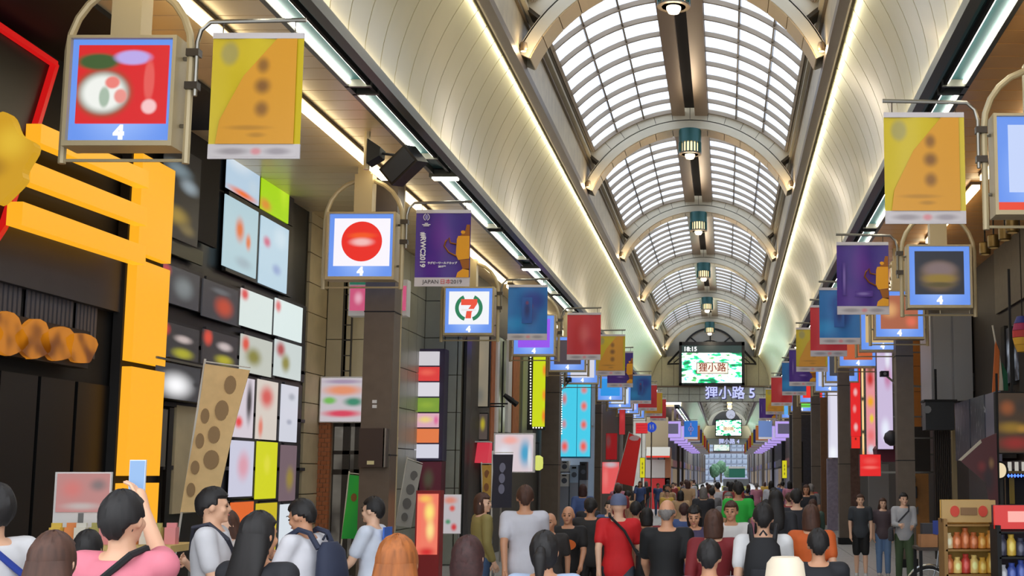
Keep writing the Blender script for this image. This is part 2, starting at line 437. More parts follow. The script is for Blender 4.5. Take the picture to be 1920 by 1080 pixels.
# ---------------------------------------------------------------- pillars
def pillar(px, x, y, w, name='trim_pillar'):
    p = sroot(name, (x, y, 0))
    MB().box(-w/2, w/2, -w/2, w/2, 0, 6.8).build('shaft', PILLAR, p)
    for z in (2.3, 4.6): MB().box(-w/2-.006, w/2+.006, -w/2-.006, w/2+.006, z, z+.02).build('joint_band', BLACKM, p)
    MB().box(-w/2-.03, w/2+.03, -w/2-.03, w/2+.03, 0, .18).build('plinth', BLACKM, p)
    return p
PILL = []
for px, Y, w in ((712,20.7,.48),(1034,41.2,.55),(1117,55,.52),(1178,68,.5)):
    x, _ = pay(px, 800, Y); PILL.append(pillar(px, x, Y, w))
for px, Y, w in ((1696,28.4,.38),(1582,37.8,.33),(1529,48,.33),(1494,60,.4)):
    x, _ = pay(px, 800, Y); PILL.append(pillar(px, x, Y, w))
# ---------------------------------------------------------------- fluorescent lights
ORD = ['nearest','second','third','fourth','fifth','sixth','seventh','eighth','ninth','tenth','eleventh','twelfth','thirteenth']
def tube_light(x, y, ln, label, nm='fluorescent_light', two=True, wide=.05, m=TUBE, grp='twin tube lights along the soffit edges', hl=None):
    t = thing(nm, label, 'light', (x, y, 6.8 if two else 6.799), grp)
    if two:
        MB().box(-.16, .16, 0, hl or ln, .07, .12).build('housing', mat('teal_dark', (6,62,66), .6), t)
        for dx in (-.115, .115): MB().tube([(dx,.05,.04),(dx,ln-.05,.04)], .032, 8).build('tube', m, t)
        for yy in (0, ln-.05): MB().box(-.17, .17, yy, yy+.05, -.02, .12).build('end_cap', LIP, t)
    else:
        MB().box(-wide, wide, 0, ln, -.12, -.05).build('diffuser', m, t)
        MB().box(-wide-.02, wide+.02, 0, ln, -.05, 0).build('base_rail', BRONZE, t)
    return t
for s, nm in ((-1,'left'), (1,'right')):
    for k in range(13):
        tube_light(XC+s*3.71, 11+4.6*k+.14, 3.4 if k % 2 else 4.32, '%s twin tube light in the green trough, %s' % (ORD[k], 'black and yellow shop side' if s < 0 else 'grey metal duct side'), grp='twin tube lights, %s trough' % nm, hl=4.32)
        if k % 2 == 0 and k > 0:
            t = thing('cross_light', '%s short white box light across the trough, %s' % (ORD[k//2-1], 'black and yellow shop side' if s < 0 else 'grey metal duct side'), 'light', (XC+s*3.66, 11+4.6*k, 6.72), 'cross lights, %s trough' % nm)
            MB().box(-.24, .24, -.11, .11, .02, .14).build('housing', LIP, t); MB().box(-.2, .2, -.08, .08, 0, .02).build('diffuser', TUBE, t)
    for k in range(11):
        tube_light(-5.45 if s < 0 else 4.14, 9.5+5.6*k, 5.0, '%s warm white strip light under the plank soffit, %s' % (ORD[k], 'black and yellow shop side' if s < 0 else 'grey metal duct side'), 'strip_light', False, .06, TUBEW, 'strip lights, %s soffit' % nm)
# ---------------------------------------------------------------- pendant lamps under the ribs
LGLOW = glow((255,214,150), 2.2, 'lamp_glow'); BULB = glow((255,236,196), 3.5, 'lamp_bulb')
ordn = ['cut off by the top edge', 'second, largest seen whole', 'under the third rib', 'under the fourth rib', 'under the fifth rib', 'sixth, just over the screen']
for i, y in enumerate(RIBY):
    l = thing('pendant_lamp', 'teal drum lamp with glowing slats under the vault, '+ordn[i], 'lamp', (XC, y-.2, 9.62), 'drum lamps under the ribs')
    MB().lathe([(.27,.30),(.27,.62),(.20,.63),(.20,.30)], k=24).build('drum', TEAL, l)
    MB().lathe([(.19,.05),(.19,.30)], k=20).build('inner_glow', LGLOW, l)
    me = MB().box(-.016, .016, -.276, -.25, .04, .31).mesh('slat', TEAL)
    for k in range(20): put('slat', me, l, (0,0,0), (0,0,2*math.pi*k/20))
    MB().lathe([(.275,.02),(.275,.06),(.2,.06),(.2,.02)], k=24).build('rim', BRONZE, l)
    MB().lathe([(.01,-.1),(.09,-.08),(.12,-.02),(.12,.05)], k=16).build('bulb', BULB, l)
    d = bpy.data.lights.new('lamp_light', 'POINT'); d.energy = 14; d.color = (1,.84,.62); d.shadow_soft_size = .15
    o = bpy.data.objects.new('lamp_light', d); COL.objects.link(o); o.location = (XC, y-.2, 9.42)
# small spotlights on the panel wall by each rib foot
for i, y in enumerate(RIBY):
    for s in (-1, 1):
        t = thing('spotlight', 'small warm spotlight at the foot of the %s vault rib, %s' % (ORD[i], 'yellow-framed shop side' if s < 0 else 'grey duct side'), 'light', (XC+s*2.40, y-.55, 8.86), 'spotlights, %s wall' % ('left' if s < 0 else 'right'))
        MB().tube([(s*.08,0,0),(-s*.02,-.02,-.02)], .025).build('bracket', BRONZE, t)
        MB().lathe([(.05,-.09),(.07,-.06),(.055,.05),(.02,.07)], k=12).build('housing', BRONZE, t)
        MB().lathe([(.004,-.10),(.046,-.092)], k=12).build('lens', BULB, t)
        d = bpy.data.lights.new('spot_light', 'POINT'); d.energy = 4; d.color = (1,.76,.45); d.shadow_soft_size = .05
        o = bpy.data.objects.new('spot_light', d); COL.objects.link(o); o.location = (XC+s*2.30, y-.62, 8.78)
# ================================================================ hanging lit signs and banners
def soft(key, base, blobs, lit=True, s=.95, edge=.55):
    """flat print with soft-edged patches: (x, z, rx, rz, rgb) in the object's own metres"""
    if key in MATS: return MATS[key]
    m = bpy.data.materials.new(key); m.use_nodes = True; nt = m.node_tree; b = nt.nodes['Principled BSDF']
    tc = nt.nodes.new('ShaderNodeTexCoord')
    rgb = nt.nodes.new('ShaderNodeRGB'); rgb.outputs[0].default_value = L4(base); cur = rgb.outputs[0]
    for x, z, rx, rz, c in blobs:
        mp = nt.nodes.new('ShaderNodeMapping'); mp.vector_type = 'TEXTURE'
        mp.inputs['Location'].default_value = (x, 0, z); mp.inputs['Scale'].default_value = (rx, 1e4, rz)
        nt.links.new(tc.outputs['Object'], mp.inputs[0])
        ln = nt.nodes.new('ShaderNodeVectorMath'); ln.operation = 'LENGTH'; nt.links.new(mp.outputs[0], ln.inputs[0])
        mr = nt.nodes.new('ShaderNodeMapRange'); mr.interpolation_type = 'SMOOTHSTEP'
        mr.inputs[1].default_value = edge; mr.inputs[2].default_value = 1.25; mr.inputs[3].default_value = 1; mr.inputs[4].default_value = 0
        nt.links.new(ln.outputs['Value'], mr.inputs[0])
        mx = nt.nodes.new('ShaderNodeMix'); mx.data_type = 'RGBA'; mx.inputs[7].default_value = L4(c)
        nt.links.new(mr.outputs[0], mx.inputs[0]); nt.links.new(cur, mx.inputs[6]); cur = mx.outputs[2]
    b.inputs['Roughness'].default_value = .4
    if lit:
        b.inputs['Base Color'].default_value = (.03,.03,.03,1); b.inputs['Specular IOR Level'].default_value = .25; nt.links.new(cur, b.inputs['Emission Color']); b.inputs['Emission Strength'].default_value = s*K
    else: nt.links.new(cur, b.inputs['Base Color'])
    MATS[key] = m; return m
SKY_BLUE = soft('sign_face_blue', (104,150,240), [(0,-.1,.42,.5,(150,186,255))], s=.95, edge=.2)
FOURM = glow((250,252,255), 1.1, 'numeral_white')
def lit_sign(px, Y, z_bot, w, h, d, label, design, numeral=True):
    """d: +1 when the street lies towards +X. Returns the sign and the arm's end for its banner."""
    X, _ = pay(px, 600, Y) if px else (0, 0)
    zc = z_bot+h/2
    t = thing('hanging_light_box', label, 'sign', (X, Y, zc), 'lit signs hung from the soffit')
    for a in ((-w/2,-w/2+.035,-h/2,h/2),(w/2-.035,w/2,-h/2,h/2),(-w/2+.035,w/2-.035,h/2-.03,h/2-.002),(-w/2+.035,w/2-.035,-h/2+.002,-h/2+.05)):
        MB().box(a[0],a[1],-.15,.15,a[2],a[3]).build('cabinet_side', BEIGE, t)
    MB().box(-w/2+.03, w/2-.03, -.10, .14, -h/2+.03, h/2-.03).build('face', SKY_BLUE, t); face = [c for c in t.children if c.name.startswith('face')][0]
    design(face, w, h)
    if numeral: text('4', .17, FOURM, face, (.0, -.112, -h/2+.13), 'numeral', bold=.012)
    r = .036; hw = w/2+.07
    path = [(-hw,.02,-h/2-.13),(-hw,.02,.42)]
    for k in range(13):
        a = math.pi-math.pi*k/12; path.append((hw*math.cos(a), .02, .42+.66*math.sin(a)))
    path += [(hw,.02,.42),(hw,.02,-h/2-.13)]
    MB().tube(path, r, 8).build('arch_frame', BEIGE, t)
    MB().tube([(-hw,.02,-h/2-.10),(hw,.02,-h/2-.10)], .016, 6).build('bottom_bar', BEIGE, t)
    for sx in (-1, 1):
        for zz in (-.3, .35): MB().tube([(sx*(w/2-.01),.02,zz),(sx*hw,.02,zz)], .02, 6).build('side_pin', STEEL, t)
    top = 6.8-zc
    MB().box(-.14, .14, -.09, .14, h/2, 1.15).build('post', BEIGE, t)
    MB().box(-.10, .10, -.06, .10, 1.15, top).build('hanger', BEIGE, t)
    ax = d*(hw+.07)
    MB().tube([(ax,-.02,-.02),(ax,-.02,.50),(ax+d*.03,-.02,.62),(ax+d*.12,-.02,.70),(ax+d*1.02,-.02,.72)], .022, 8).build('banner_arm', STEEL, t)
    for zz in (.08, .40): MB().cbox((d*(hw+.035), 0, zz), (.12,.09,.07)).build('clamp', mat('clamp_dark', (70,62,54), .4, .6), t)
    return t, (X+ax, Y-.02, zc+.72)
def plain(rgb, x0=.14, z0=.22, z1=.12, key=None, m=None):
    def f(t, w, h):
        MB().plate(rect(-w/2+x0, w/2-x0, -h/2+z0, h/2-z1), -.118, -.10).build('picture_panel', m or glow(rgb, .95), t)
    return f
def design_food(t, w, h):
    m = soft('food_print', (222,26,30), [(-.22,.28,.2,.08,(60,90,40)),(.1,.32,.17,.07,(190,170,235)),(-.16,-.02,.25,.22,(70,92,50)),(-.16,-.02,.215,.185,(244,246,240)),(-.08,.08,.07,.06,(240,130,120)),(.0,-.05,.06,.07,(238,150,140)),(.26,.1,.05,.2,(232,90,84)),(.27,-.15,.07,.07,(250,200,200)),(-.15,-.06,.05,.1,(170,190,170))], edge=.7)
    MB().plate(rect(-w/2+.1, w/2-.08, -h/2+.22, h/2-.09), -.118, -.10).build('picture_panel', m, t)
def design_disc(t, w, h):
    MB().plate(rect(-w/2+.11, w/2-.09, -h/2+.22, h/2-.1), -.108, -.10).build('white_panel', glow((246,242,250), 1), t)
    m = soft('red_disc', (236,40,30), [(0,.09,.24,.06,(246,88,30)),(0,-.01,.2,.075,(246,190,186))], edge=.3)
    MB().plate(ellipse(0, 0, .315, .315, 40), -.006, .006).build('red_disc', m, t, (0.01, -.112, .07))
def design_seven(t, w, h):
    MB().plate(rect(-w/2+.11, w/2-.11, -h/2+.24, h/2-.1), -.108, -.10).build('white_panel', glow((240,242,246), 1), t)
    g = soft('green_arc', (40,130,90), [], s=.9)
    for a0, a1 in ((115, 250), (-70, 65)): MB().plate(ringpts(0, .07, .22, .30, a0, a1, 14), -.116, -.108).build('green_arc', g, t)
    MB().plate([(-.17,.26),(.18,.26),(.18,.16),(.06,-.03),(.05,-.16),(-.07,-.16),(-.05,-.01),(.05,.13),(-.17,.13)], -.118, -.108).build('numeral_bar', glow((236,84,62), .95), t)
    MB().plate(rect(-.16,.16,.0,.045), -.122, -.118).build('white_band', glow((244,240,240), .9), t)
def design_tv(t, w, h):
    m = soft('dark_tv_print', (44,48,58), [(0,.0,.33,.26,(128,104,74)),(0,.12,.3,.14,(126,108,108)),(0,-.04,.3,.09,(140,116,52)),(0,-.14,.3,.05,(88,78,48))], edge=.4)
    MB().plate(rect(-w/2+.13, w/2-.13, -h/2+.23, h/2-.11), -.008, .008).build('picture_panel', m, t, (0,-.11,.0))
# ---- banners
CLOTH = {}
HEM = mat('hem_white', (212,204,206), .7)
def cloth_mesh(w, h, mb=None):
    mb = MB(); n = 8; b = 0
    for i in range(n+1):
        x = -w/2+w*i/n; y = .012*math.sin(i*1.3)
        for z in (-h, 0): mb.v.append((x, y, z))
        for z in (0, -h): mb.v.append((x, y+.006, z))
    for i in range(n):
        q = i*4
        for j in range(4): mb.f.append((q+j, q+(j+1)%4, q+4+(j+1)%4, q+4+j))
    mb.f.append((0,3,2,1)); mb.f.append((n*4,n*4+1,n*4+2,n*4+3)); mb.smooth = True
    return mb
BH = 1.02
YEL = soft('banner_yellow', (216,190,30), [(-.27,-.14,.09,.12,(178,164,90))], lit=False)
ORA = mat('banner_orange', (224,156,38), .6)
BLU = soft('banner_blue', (34,120,196), [(.12,-.3,.36,.3,(12,50,150)),(.05,-.6,.22,.26,(30,70,150)),(.04,-.42,.09,.08,(110,50,110)),(-.3,-.8,.3,.2,(40,150,220))], lit=False, edge=.2)
RED = soft('banner_red', (214,44,52), [(0,-.5,.18,.3,(226,90,90)),(.2,-.75,.2,.2,(200,30,46))], lit=False, edge=.1)
PUR = soft('banner_purple', (66,26,138), [(-.02,-.35,.2,.4,(98,34,150)),(.3,-.12,.3,.25,(52,18,132)),(-.2,-.85,.3,.25,(84,30,150))], lit=False, edge=.1)
GOLD = mat('trophy_gold', (214,148,36), .35, .6); GOLD2 = mat('trophy_bronze', (150,88,24), .4, .5)
PWHITE = mat('print_white', (236,232,236), .6); PDARK = mat('print_dark', (60,50,50), .6); PRED = mat('print_red', (214,60,60), .6)
PGREY = soft('print_grey_soft', (212,204,206), [(-.2,0,.17,.04,(168,158,162)),(.02,0,.06,.04,(226,150,156)),(.22,0,.14,.04,(170,160,166))], lit=False, edge=.3)
def banner(pos, d, kind, label, sharp=False, w=.86):
    t = thing('street_banner', label, 'banner', (pos[0]+d*.58, pos[1], pos[2]-.13), 'banners hung from the sign arms')
    MB().box(-w/2, w/2, -.012, .012, -.055, 0).build('top_sleeve', HEM, t)
    for sx in (-.34, .34): MB().tube([(sx,0,-.02),(sx,0,.11)], .006, 5).build('hook', mat('clamp_dark',(70,62,54)), t)
    cm = {'y':YEL,'b':BLU,'r':RED,'p':PUR}[kind]
    c = cloth_mesh(w, BH).build('cloth', cm, t, (0,0,-.055))
    hz = -.055-BH
    MB().box(-w/2, w/2, -.010, .010, hz-.14, hz).build('hem', HEM, t)
    if kind == 'y':
        MB().plate([(.18,-.06),(w/2-.06,-.06),(w/2-.06,hz+.0),(-.36,hz),(-.33,-.85),(-.12,-.42)], -.022, -.018).build('orange_field', soft('orange_field_print', (226,158,38), [(.06,-.32,.07,.09,(150,100,36)),(.06,-.52,.09,.09,(140,92,34)),(.06,-.74,.08,.09,(150,100,36)),(-.06,-.92,.24,.03,(196,136,36)),(.02,-.99,.1,.03,(196,136,36))], lit=False, edge=.2), t)
    if kind == 'p':
        # gold two-handled cup cut by the banner's edge
        cx = .37
        MB().plate([(cx-.15,-.47),(cx-.13,-.42),(cx+.05,-.42),(cx+.05,-.78),(cx-.12,-.80),(cx-.16,-.72)], -.026, -.018).build('cup_body', GOLD, t)
        MB().plate([(cx-.1,-.42),(cx-.05,-.36),(cx-.02,-.33),(cx+.0,-.24),(cx+.05,-.24),(cx+.05,-.42)], -.026, -.018).build('cup_lid', GOLD2, t)
        MB().plate(ellipse(cx-.055,-.36,.035,.028,12), -.03, -.018).build('cup_lid_knob', GOLD, t)
        MB().tube([(cx-.15,-.74,0),(cx-.27,-.68,0),(cx-.36,-.58,0),(cx-.33,-.5,0),(cx-.26,-.45,0),(cx-.22,-.54,0),(cx-.15,-.52,0)], .016, 6)
        mb = MB().tube([(cx-.15,-.026,-.74),(cx-.27,-.026,-.68),(cx-.345,-.026,-.58),(cx-.32,-.026,-.50),(cx-.27,-.026,-.45),(cx-.25,-.026,-.53),(cx-.16,-.026,-.55)], .014, 6); mb.build('cup_handle', GOLD2, t)
        MB().plate([(cx-.10,-.80),(cx+.05,-.79),(cx+.05,-.96),(cx-.05,-.94)], -.026, -.018).build('cup_stem', GOLD2, t)
        MB().plate([(cx-.05,-.94),(cx+.05,-.94),(cx+.05,hz),(cx-.15,hz),(cx-.13,-1.0)], -.026, -.018).build('cup_foot', GOLD, t)
        if sharp:
            text('#RWC2019', .112, PWHITE, t, (-.31,-.022,-.64), 'lettering', rot=(0, R(90), 0), ext=.002, bold=.004)
            text('ラグビーワールドカップ', .042, PWHITE, t, (.0,-.022,-.85), ext=.002, bold=.002)
            text('2019™', .04, PWHITE, t, (.0,-.022,-.905), ext=.002, bold=.002)
            for a0, a1, cxx in ((115,245,-.255),(-65,65,-.275)): MB().plate(ringpts(cxx,-.12,.05,.06,a0,a1,8), -.022, -.018).build('emblem_bracket', PWHITE, t)
            MB().plate(ellipse(-.265,-.12,.022,.042,16), -.022, -.018).build('emblem_ball', mat('emblem_pale', (150,140,200)), t)
            for k, wd in enumerate((.05,.13,.09)): MB().plate(rect(-.265-wd/2,-.265+wd/2,-.225-k*.02,-.213-k*.02), -.021, -.018).build('emblem_line', PWHITE, t)
        else:
            MB().plate(rect(-.34,-.28,-.9,-.35), -.021, -.018).build('blurred_caption', soft('cap_soft', (72,28,140), [(-.31,-.62,.025,.26,(130,100,180))], lit=False, edge=.2), t)
            MB().plate(rect(-.14,.16,-.92,-.82), -.021, -.018).build('blurred_caption', soft('cap_soft2', (80,30,146), [(0,-.87,.12,.03,(140,116,190))], lit=False, edge=.2), t)
    if kind == 'b':
        MB().plate(rect(-.12,.1,-.85,-.28), -.021, -.018).build('dark_emblem', soft('blue_emblem', (26,92,176), [(-.01,-.55,.08,.22,(20,44,116)),(-.01,-.4,.04,.05,(120,60,110))], lit=False, edge=.2), t)
    if sharp:
        text('JAPAN', .088, PDARK, t, (-.175,-.014,hz-.07), ext=.002); text('日本', .088, PRED, t, (.055,-.014,hz-.07), ext=.002); text('2019', .088, PDARK, t, (.225,-.014,hz-.07), ext=.002)
    else:
        MB().plate(rect(-.4,.4,-.05,.05), -.012, -.010).build('hem_print', PGREY, t, (0,0,hz-.07))
    return t
left_signs = [
 (213,11.7,5.02,1.02,1.06,'large lit sign with a white oval on a red food picture, nearest the black shop',design_food,'y','yellow and orange banner beside the red food sign, nearest the black shop'),
 (676,19.75,5.0,1.07,1.07,'lit sign with a plain red disc on white, under the two black speakers',design_disc,'p','purple banner with gold cup and #RWC2019, beside the red disc sign'),
 (880.5,27.7,5.0,1.09,1.06,'lit sign with a green ring round a red seven on white',design_seven,'b','blue banner beside the lit sign with the red seven in a green ring'),
 (1003,32.6,5.0,1.09,1.07,'lit sign with a violet panel, partly behind the blue banner',plain((150,84,236)),'r','red banner beside the lit sign with the violet panel, nearest red one that side'),
 (1066,37.6,5.0,1.07,1.05,'lit blue sign with a dark panel, behind the red banner next to the violet sign',plain((70,60,66)),'y','golden yellow banner partly behind the red one next to the violet sign'),
 (1094,42.8,5.0,1.07,1.05,'pale lit sign behind the golden yellow banner, above the cyan shop boards',plain((214,214,226)),'p','purple banner partly behind the golden yellow one, above the cyan boards'),
 (1146,52.8,5.0,1.07,1.05,'lit sign with a plain sky blue panel, past the cyan shop boards',plain((40,146,226)),'b','deep blue banner beside the sky blue panel sign, past the cyan boards'),
 (1164,58.5,5.0,1.07,1.05,'far lit blue sign with a white panel, next after the sky blue panel sign',plain((206,220,240)),'r','red banner next after the deep blue one, toward the video screen'),
 (1180,64,5.0,1.07,1.05,'far lit blue sign just before the name beam, pale violet panel',plain((190,190,240)),'y','far yellow banner just before the name beam, behind the red one'),
 (1192,69.5,5.0,1.07,1.05,'farthest lit sign before the name beam on the red shop side',plain((170,190,230)),'r','small far red banner below the end of the name beam'),
]
for px, Y, zb, w, h, lab, des, bk, blab in left_signs:
    t, p = lit_sign(px, Y, zb, w, h, 1, lab, des); banner(p, 1, bk, blab, sharp=(Y == 19.75))
right_signs = [
 (1960,13.4,4.72,1.05,1.1,'lit sign cut off by the picture edge, red strip at its foot',None,'y','yellow and orange banner hung next to the cut-off lit sign, grey duct side'),
 (1761,21,4.72,1.07,1.06,'lit sign with a dark screen-like panel glowing brown, above the grey duct',design_tv,'p','purple banner with blurred gold cup, beside the dark brown panel sign'),
 (1685,27,4.84,1.07,1.05,'lit sign with a brown and peach picture, half behind the purple banner',plain((170,100,74), m=soft('peach_print',(172,100,72),[(-.2,.1,.2,.2,(222,166,110)),(.25,-.15,.14,.14,(226,110,84))],edge=.1)),'b','blue banner with a dark emblem, overlapping the purple one, grey duct side'),
 (1653,30,4.86,1.07,1.05,'lit blue sign with a pale tan panel, below the peach picture sign',plain((206,176,120)),'r','red banner mostly hidden behind the blue one with the dark emblem'),
 (1607,35,4.9,1.07,1.05,'lit blue sign with a rust orange panel, over the tall lilac board',plain((190,92,50)),'y','yellow banner right behind the half-hidden red one, grey duct side'),
 (1577,41,4.92,1.07,1.05,'lit blue sign with a dark grey panel, above the red vertical board',plain((60,62,72)),'p','purple banner behind the yellow one, level with the red vertical board'),
 (1554,45.5,4.9,1.07,1.05,'lit blue sign with an empty pale panel, above the white vertical board',plain((190,200,232)),'b','blue banner next behind the far purple one, near the white board'),
 (1522,52.5,4.9,1.07,1.05,'lit blue sign with a bright red panel, far down the grey duct side',plain((232,48,40)),'r','red banner next to the lit sign with the bright red panel'),
 (1502,60,4.9,1.07,1.05,'lit blue sign with a green panel, far down the grey duct side',plain((110,220,80)),'y','yellow banner next to the lit sign with the green panel'),
 (1483,67,4.9,1.07,1.05,'farthest lit sign before the name beam, sky blue panel, grey duct side',plain((90,170,235)),'p','faded purple banner hung last before the name beam, grey duct side'),
]
def design_cut(t, w, h):
    MB().plate(rect(-w/2+.035,w/2-.035,-h/2+.05,-h/2+.14), -.118, -.10).build('red_strip', glow((232,66,36), .95), t)
    MB().plate(rect(-w/2+.16,w/2-.12,-h/2+.25,h/2-.12), -.112, -.10).build('picture_panel', glow((196,212,250), .95), t)
for px, Y, zb, w, h, lab, des, bk, blab in right_signs:
    t, p = lit_sign(px, Y, zb, w, h, -1, lab, des or design_cut, numeral=des is not None); banner(p, -1, bk, blab)
# ================================================================ shop fronts
XL, XR = -7.6, 5.8
def fr(px0, px1, py0, py1, Y):
    x0, z1 = pay(px0, py0, Y); x1, z0 = pay(px1, py1, Y); return x0, x1, z0, z1
def fxp(px0, px1, py0, py1, X):
    """along-street panel: px0 near end, px1 far end, heights read at the far end"""
    Y1, z1 = pax(px1, py0, X); _, z0 = pax(px1, py1, X); Y0, _ = pax(px0, (py0+py1)/2, X); return Y0, Y1, z0, z1
def fbox(name, px0, px1, py0, py1, Y, dep, m, par):
    x0, x1, z0, z1 = fr(px0, px1, py0, py1, Y); o = par.location
    return MB().box(x0-o.x, x1-o.x, Y-o.y, Y+dep-o.y, z0-o.z, z1-o.z).build(name, m, par)
def xbox(name, px0, px1, py0, py1, X, th, m, par):
    Y0, Y1, z0, z1 = fxp(px0, px1, py0, py1, X); o = par.location
    a, b = sorted((X, X+th)); return MB().box(a-o.x, b-o.x, Y0-o.y, Y1-o.y, z0-o.z, z1-o.z).build(name, m, par)
def fthing(name, label, cat, px0, px1, py0, py1, Y, group=None):
    x0, x1, z0, z1 = fr(px0, px1, py0, py1, Y); return thing(name, label, cat, ((x0+x1)/2, Y, z0), group)
def xthing(name, label, cat, px0, px1, py0, py1, X, group=None):
    Y0, Y1, z0, z1 = fxp(px0, px1, py0, py1, X); return thing(name, label, cat, (X, Y0, z0), group)
def softlocal(key, base, blobs, w, h, **k):
    """blobs in fractions of a w x h sheet centred on its own origin"""
    return soft(key, base, [(bx*w, bz*h, rx*w, rz*h, c) for bx, bz, rx, rz, c in blobs], **k)
def fprint(name, par, px0, px1, py0, py1, Y, base, blobs, key, lit=True, s=.9, dep=.02, **k):
    x0, x1, z0, z1 = fr(px0, px1, py0, py1, Y); w, h = x1-x0, z1-z0; o = par.location
    return MB().box(-w/2, w/2, 0, dep, -h/2, h/2).build(name, softlocal(key, base, blobs, w, h, lit=lit, s=s, **k), par, ((x0+x1)/2-o.x, Y-o.y, (z0+z1)/2-o.z))
def xprint(name, par, px0, px1, py0, py1, X, th, base, blobs, key, lit=True, s=.9, **k):
    """the same on an along-street plane: sheet built facing -Y, then turned to face the street"""
    Y0, Y1, z0, z1 = fxp(px0, px1, py0, py1, X); w, h = Y1-Y0, z1-z0; o = par.location
    rz = R(90) if X < 0 else R(-90)
    return MB().box(-w/2, w/2, 0, th, -h/2, h/2).build(name, softlocal(key, base, blobs, w, h, lit=lit, s=s, **k), par) if False else put(name, MB().box(-w/2, w/2, 0, th, -h/2, h/2).mesh(name, softlocal(key, base, blobs, w, h, lit=lit, s=s, **k)), par, (X-o.x, (Y0+Y1)/2-o.y, (z0+z1)/2-o.z), (0,0,rz))
YELLOW = soft('yellow_light_panel', (255,176,30), [], s=1.0)
BRASS = glow((255,176,34), 1.0, 'yellow_bar_glow')
# ---------------- black and yellow shop
wl = sroot('wall_left')
MB().box(XL-.4, XL-.06, 5, 17.4, 0, 7.2).build('wall_core', BLACKM, wl)
CORR = mat('corrugated_grey', (92,88,92), .5, .2)
Y0, Y1, z0, z1 = fxp(-260, 224, 492, 588, XL)
MB().box(XL-.06, XL+.06, Y0, Y1, z0, z1).build('grey_fascia', DGREY, wl)
zc0 = z0-.62
for a, b in ((-260,-120),(-110,45),(55,143),(150,188)):
    ya, _ = pax(a, 560, XL); yb, _ = pax(b, 590, XL)
    g = MB()
    n = max(6, int((yb-ya)/.09))
    for i in range(n): g.box(XL-.06, XL-.02, ya+(yb-ya)*i/n, ya+(yb-ya)*(i+.6)/n, zc0, z0)
    g.box(XL-.08, XL-.04, ya, yb, zc0, z0); g.build('corrugated_panel', CORR, wl)
for a, b in ((-120,-10),(0,70),(76,140),(146,206)):
    ya, _ = pax(a, 760, XL); yb, _ = pax(b, 760, XL)
    MB().box(XL-.06, XL-.01, ya, yb, 0, zc0-.3).build('black_door_panel', BLACK, wl)
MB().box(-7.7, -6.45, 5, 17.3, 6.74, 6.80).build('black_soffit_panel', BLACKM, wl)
yf = thing('shop_frame_sign', 'glowing yellow column and bars framing the black shop front', 'shop sign', (XL, 16, 0))
YS = -XL*0+XL+.1
ya, _ = pax(228, 700, YS); yb, _ = pax(292, 700, YS)
zz = [pax(296, y, YS)[1] for y in (312, 492, 505, 688, 699, 892, 905, 1000)]
for k in range(4):
    MB().box(.02, .22, ya-16, yb-16, zz[2*k+1], zz[2*k]).build('column_panel', YELLOW, yf)
MB().box(-.02, .10, ya-16-.05, yb-16+.05, 0, zz[0]).build('column_core', BLACKM, yf)
for pts in ([(25,378),(258,462),(258,497),(22,422)], [(40,302),(261,390),(261,424),(38,342)], [(60,232),(264,321),(264,353),(58,268)]):
    MB().plate_x([(pax(a, b, XL+.32)[0]-16, pax(a, b, XL+.32)[1]) for a, b in pts], .26, .42).build('yellow_bar', BRASS, yf)
rb_ = thing('red_edged_board', 'black slanted sign board with a red border above the yellow bars', 'sign board', (XL+.15, 14, 4))
pl = [(-90,-5),(97,120),(64,228),(0,425),(-30,470)]
pp = [pax(a, b, XL+.15) for a, b in pl]
MB().plate_x([(p[0]-14, p[1]-4) for p in pp], -.12, 0).build('board', BLACK, rb_)
for i in range(4):
    a, b = pp[i], pp[i+1]; MB().bar((.01,a[0]-14,a[1]-4), (.01,b[0]-14,b[1]-4), .12, .06).build('red_edge', glow((214,22,22), .85), rb_)
lob = thing('lobed_sign', 'blurry golden yellow lobed sign in front of the red edged board', 'sign board', (pay(6,298,12)[0], 12, pay(6,298,12)[1]))
MB().plate([((.29+.05*math.sin(5*a))*math.cos(a), (.38+.07*math.cos(4*a))*math.sin(a)) for a in [2*math.pi*i/48 for i in range(48)]], -.06, .06).build('face', soft('lobed_face', (226,170,24), [(.1,.15,.2,.2,(246,200,50)),(-.1,-.1,.2,.14,(176,126,20)),(.12,-.25,.14,.1,(226,170,24))], lit=True, s=.8, edge=.1), lob)
MB().bar((0,.06,0),(-.5,.5,0),.05).build('bracket', BLACKM, lob)
ob = thing('orange_letter_band', 'blurry orange letter band over the black doorway of the yellow-framed shop', 'sign board', (XL+.2, 14.5, pax(150,640,XL+.2)[1]))
Y0, Y1, z0, z1 = fxp(-200, 172, 622, 692, XL+.2)
MB().box(-.18, -.02, Y0-14.5, Y1-14.5, z0-ob.location.z, z1-ob.location.z).build('band', mat('band_brown', (40,26,14), .5), ob)
rnd = random.Random(4)
for i in range(7):
    y = Y0+(Y1-Y0)*(i+.5)/7; hh = (z1-z0)
    MB().plate_x([(y-14.5+.34*math.cos(a)*(1+.2*math.sin(3*a+i)), (z0+z1)/2-ob.location.z+hh*.46*math.sin(a)*(1+.15*math.cos(2*a+i))) for a in [2*math.pi*k/18 for k in range(18)]], -.03, .03).build('soft_letter', blur('soft_letter_orange', [(.3,(120,62,10)),(.6,(214,130,26))], 3, .75), ob)
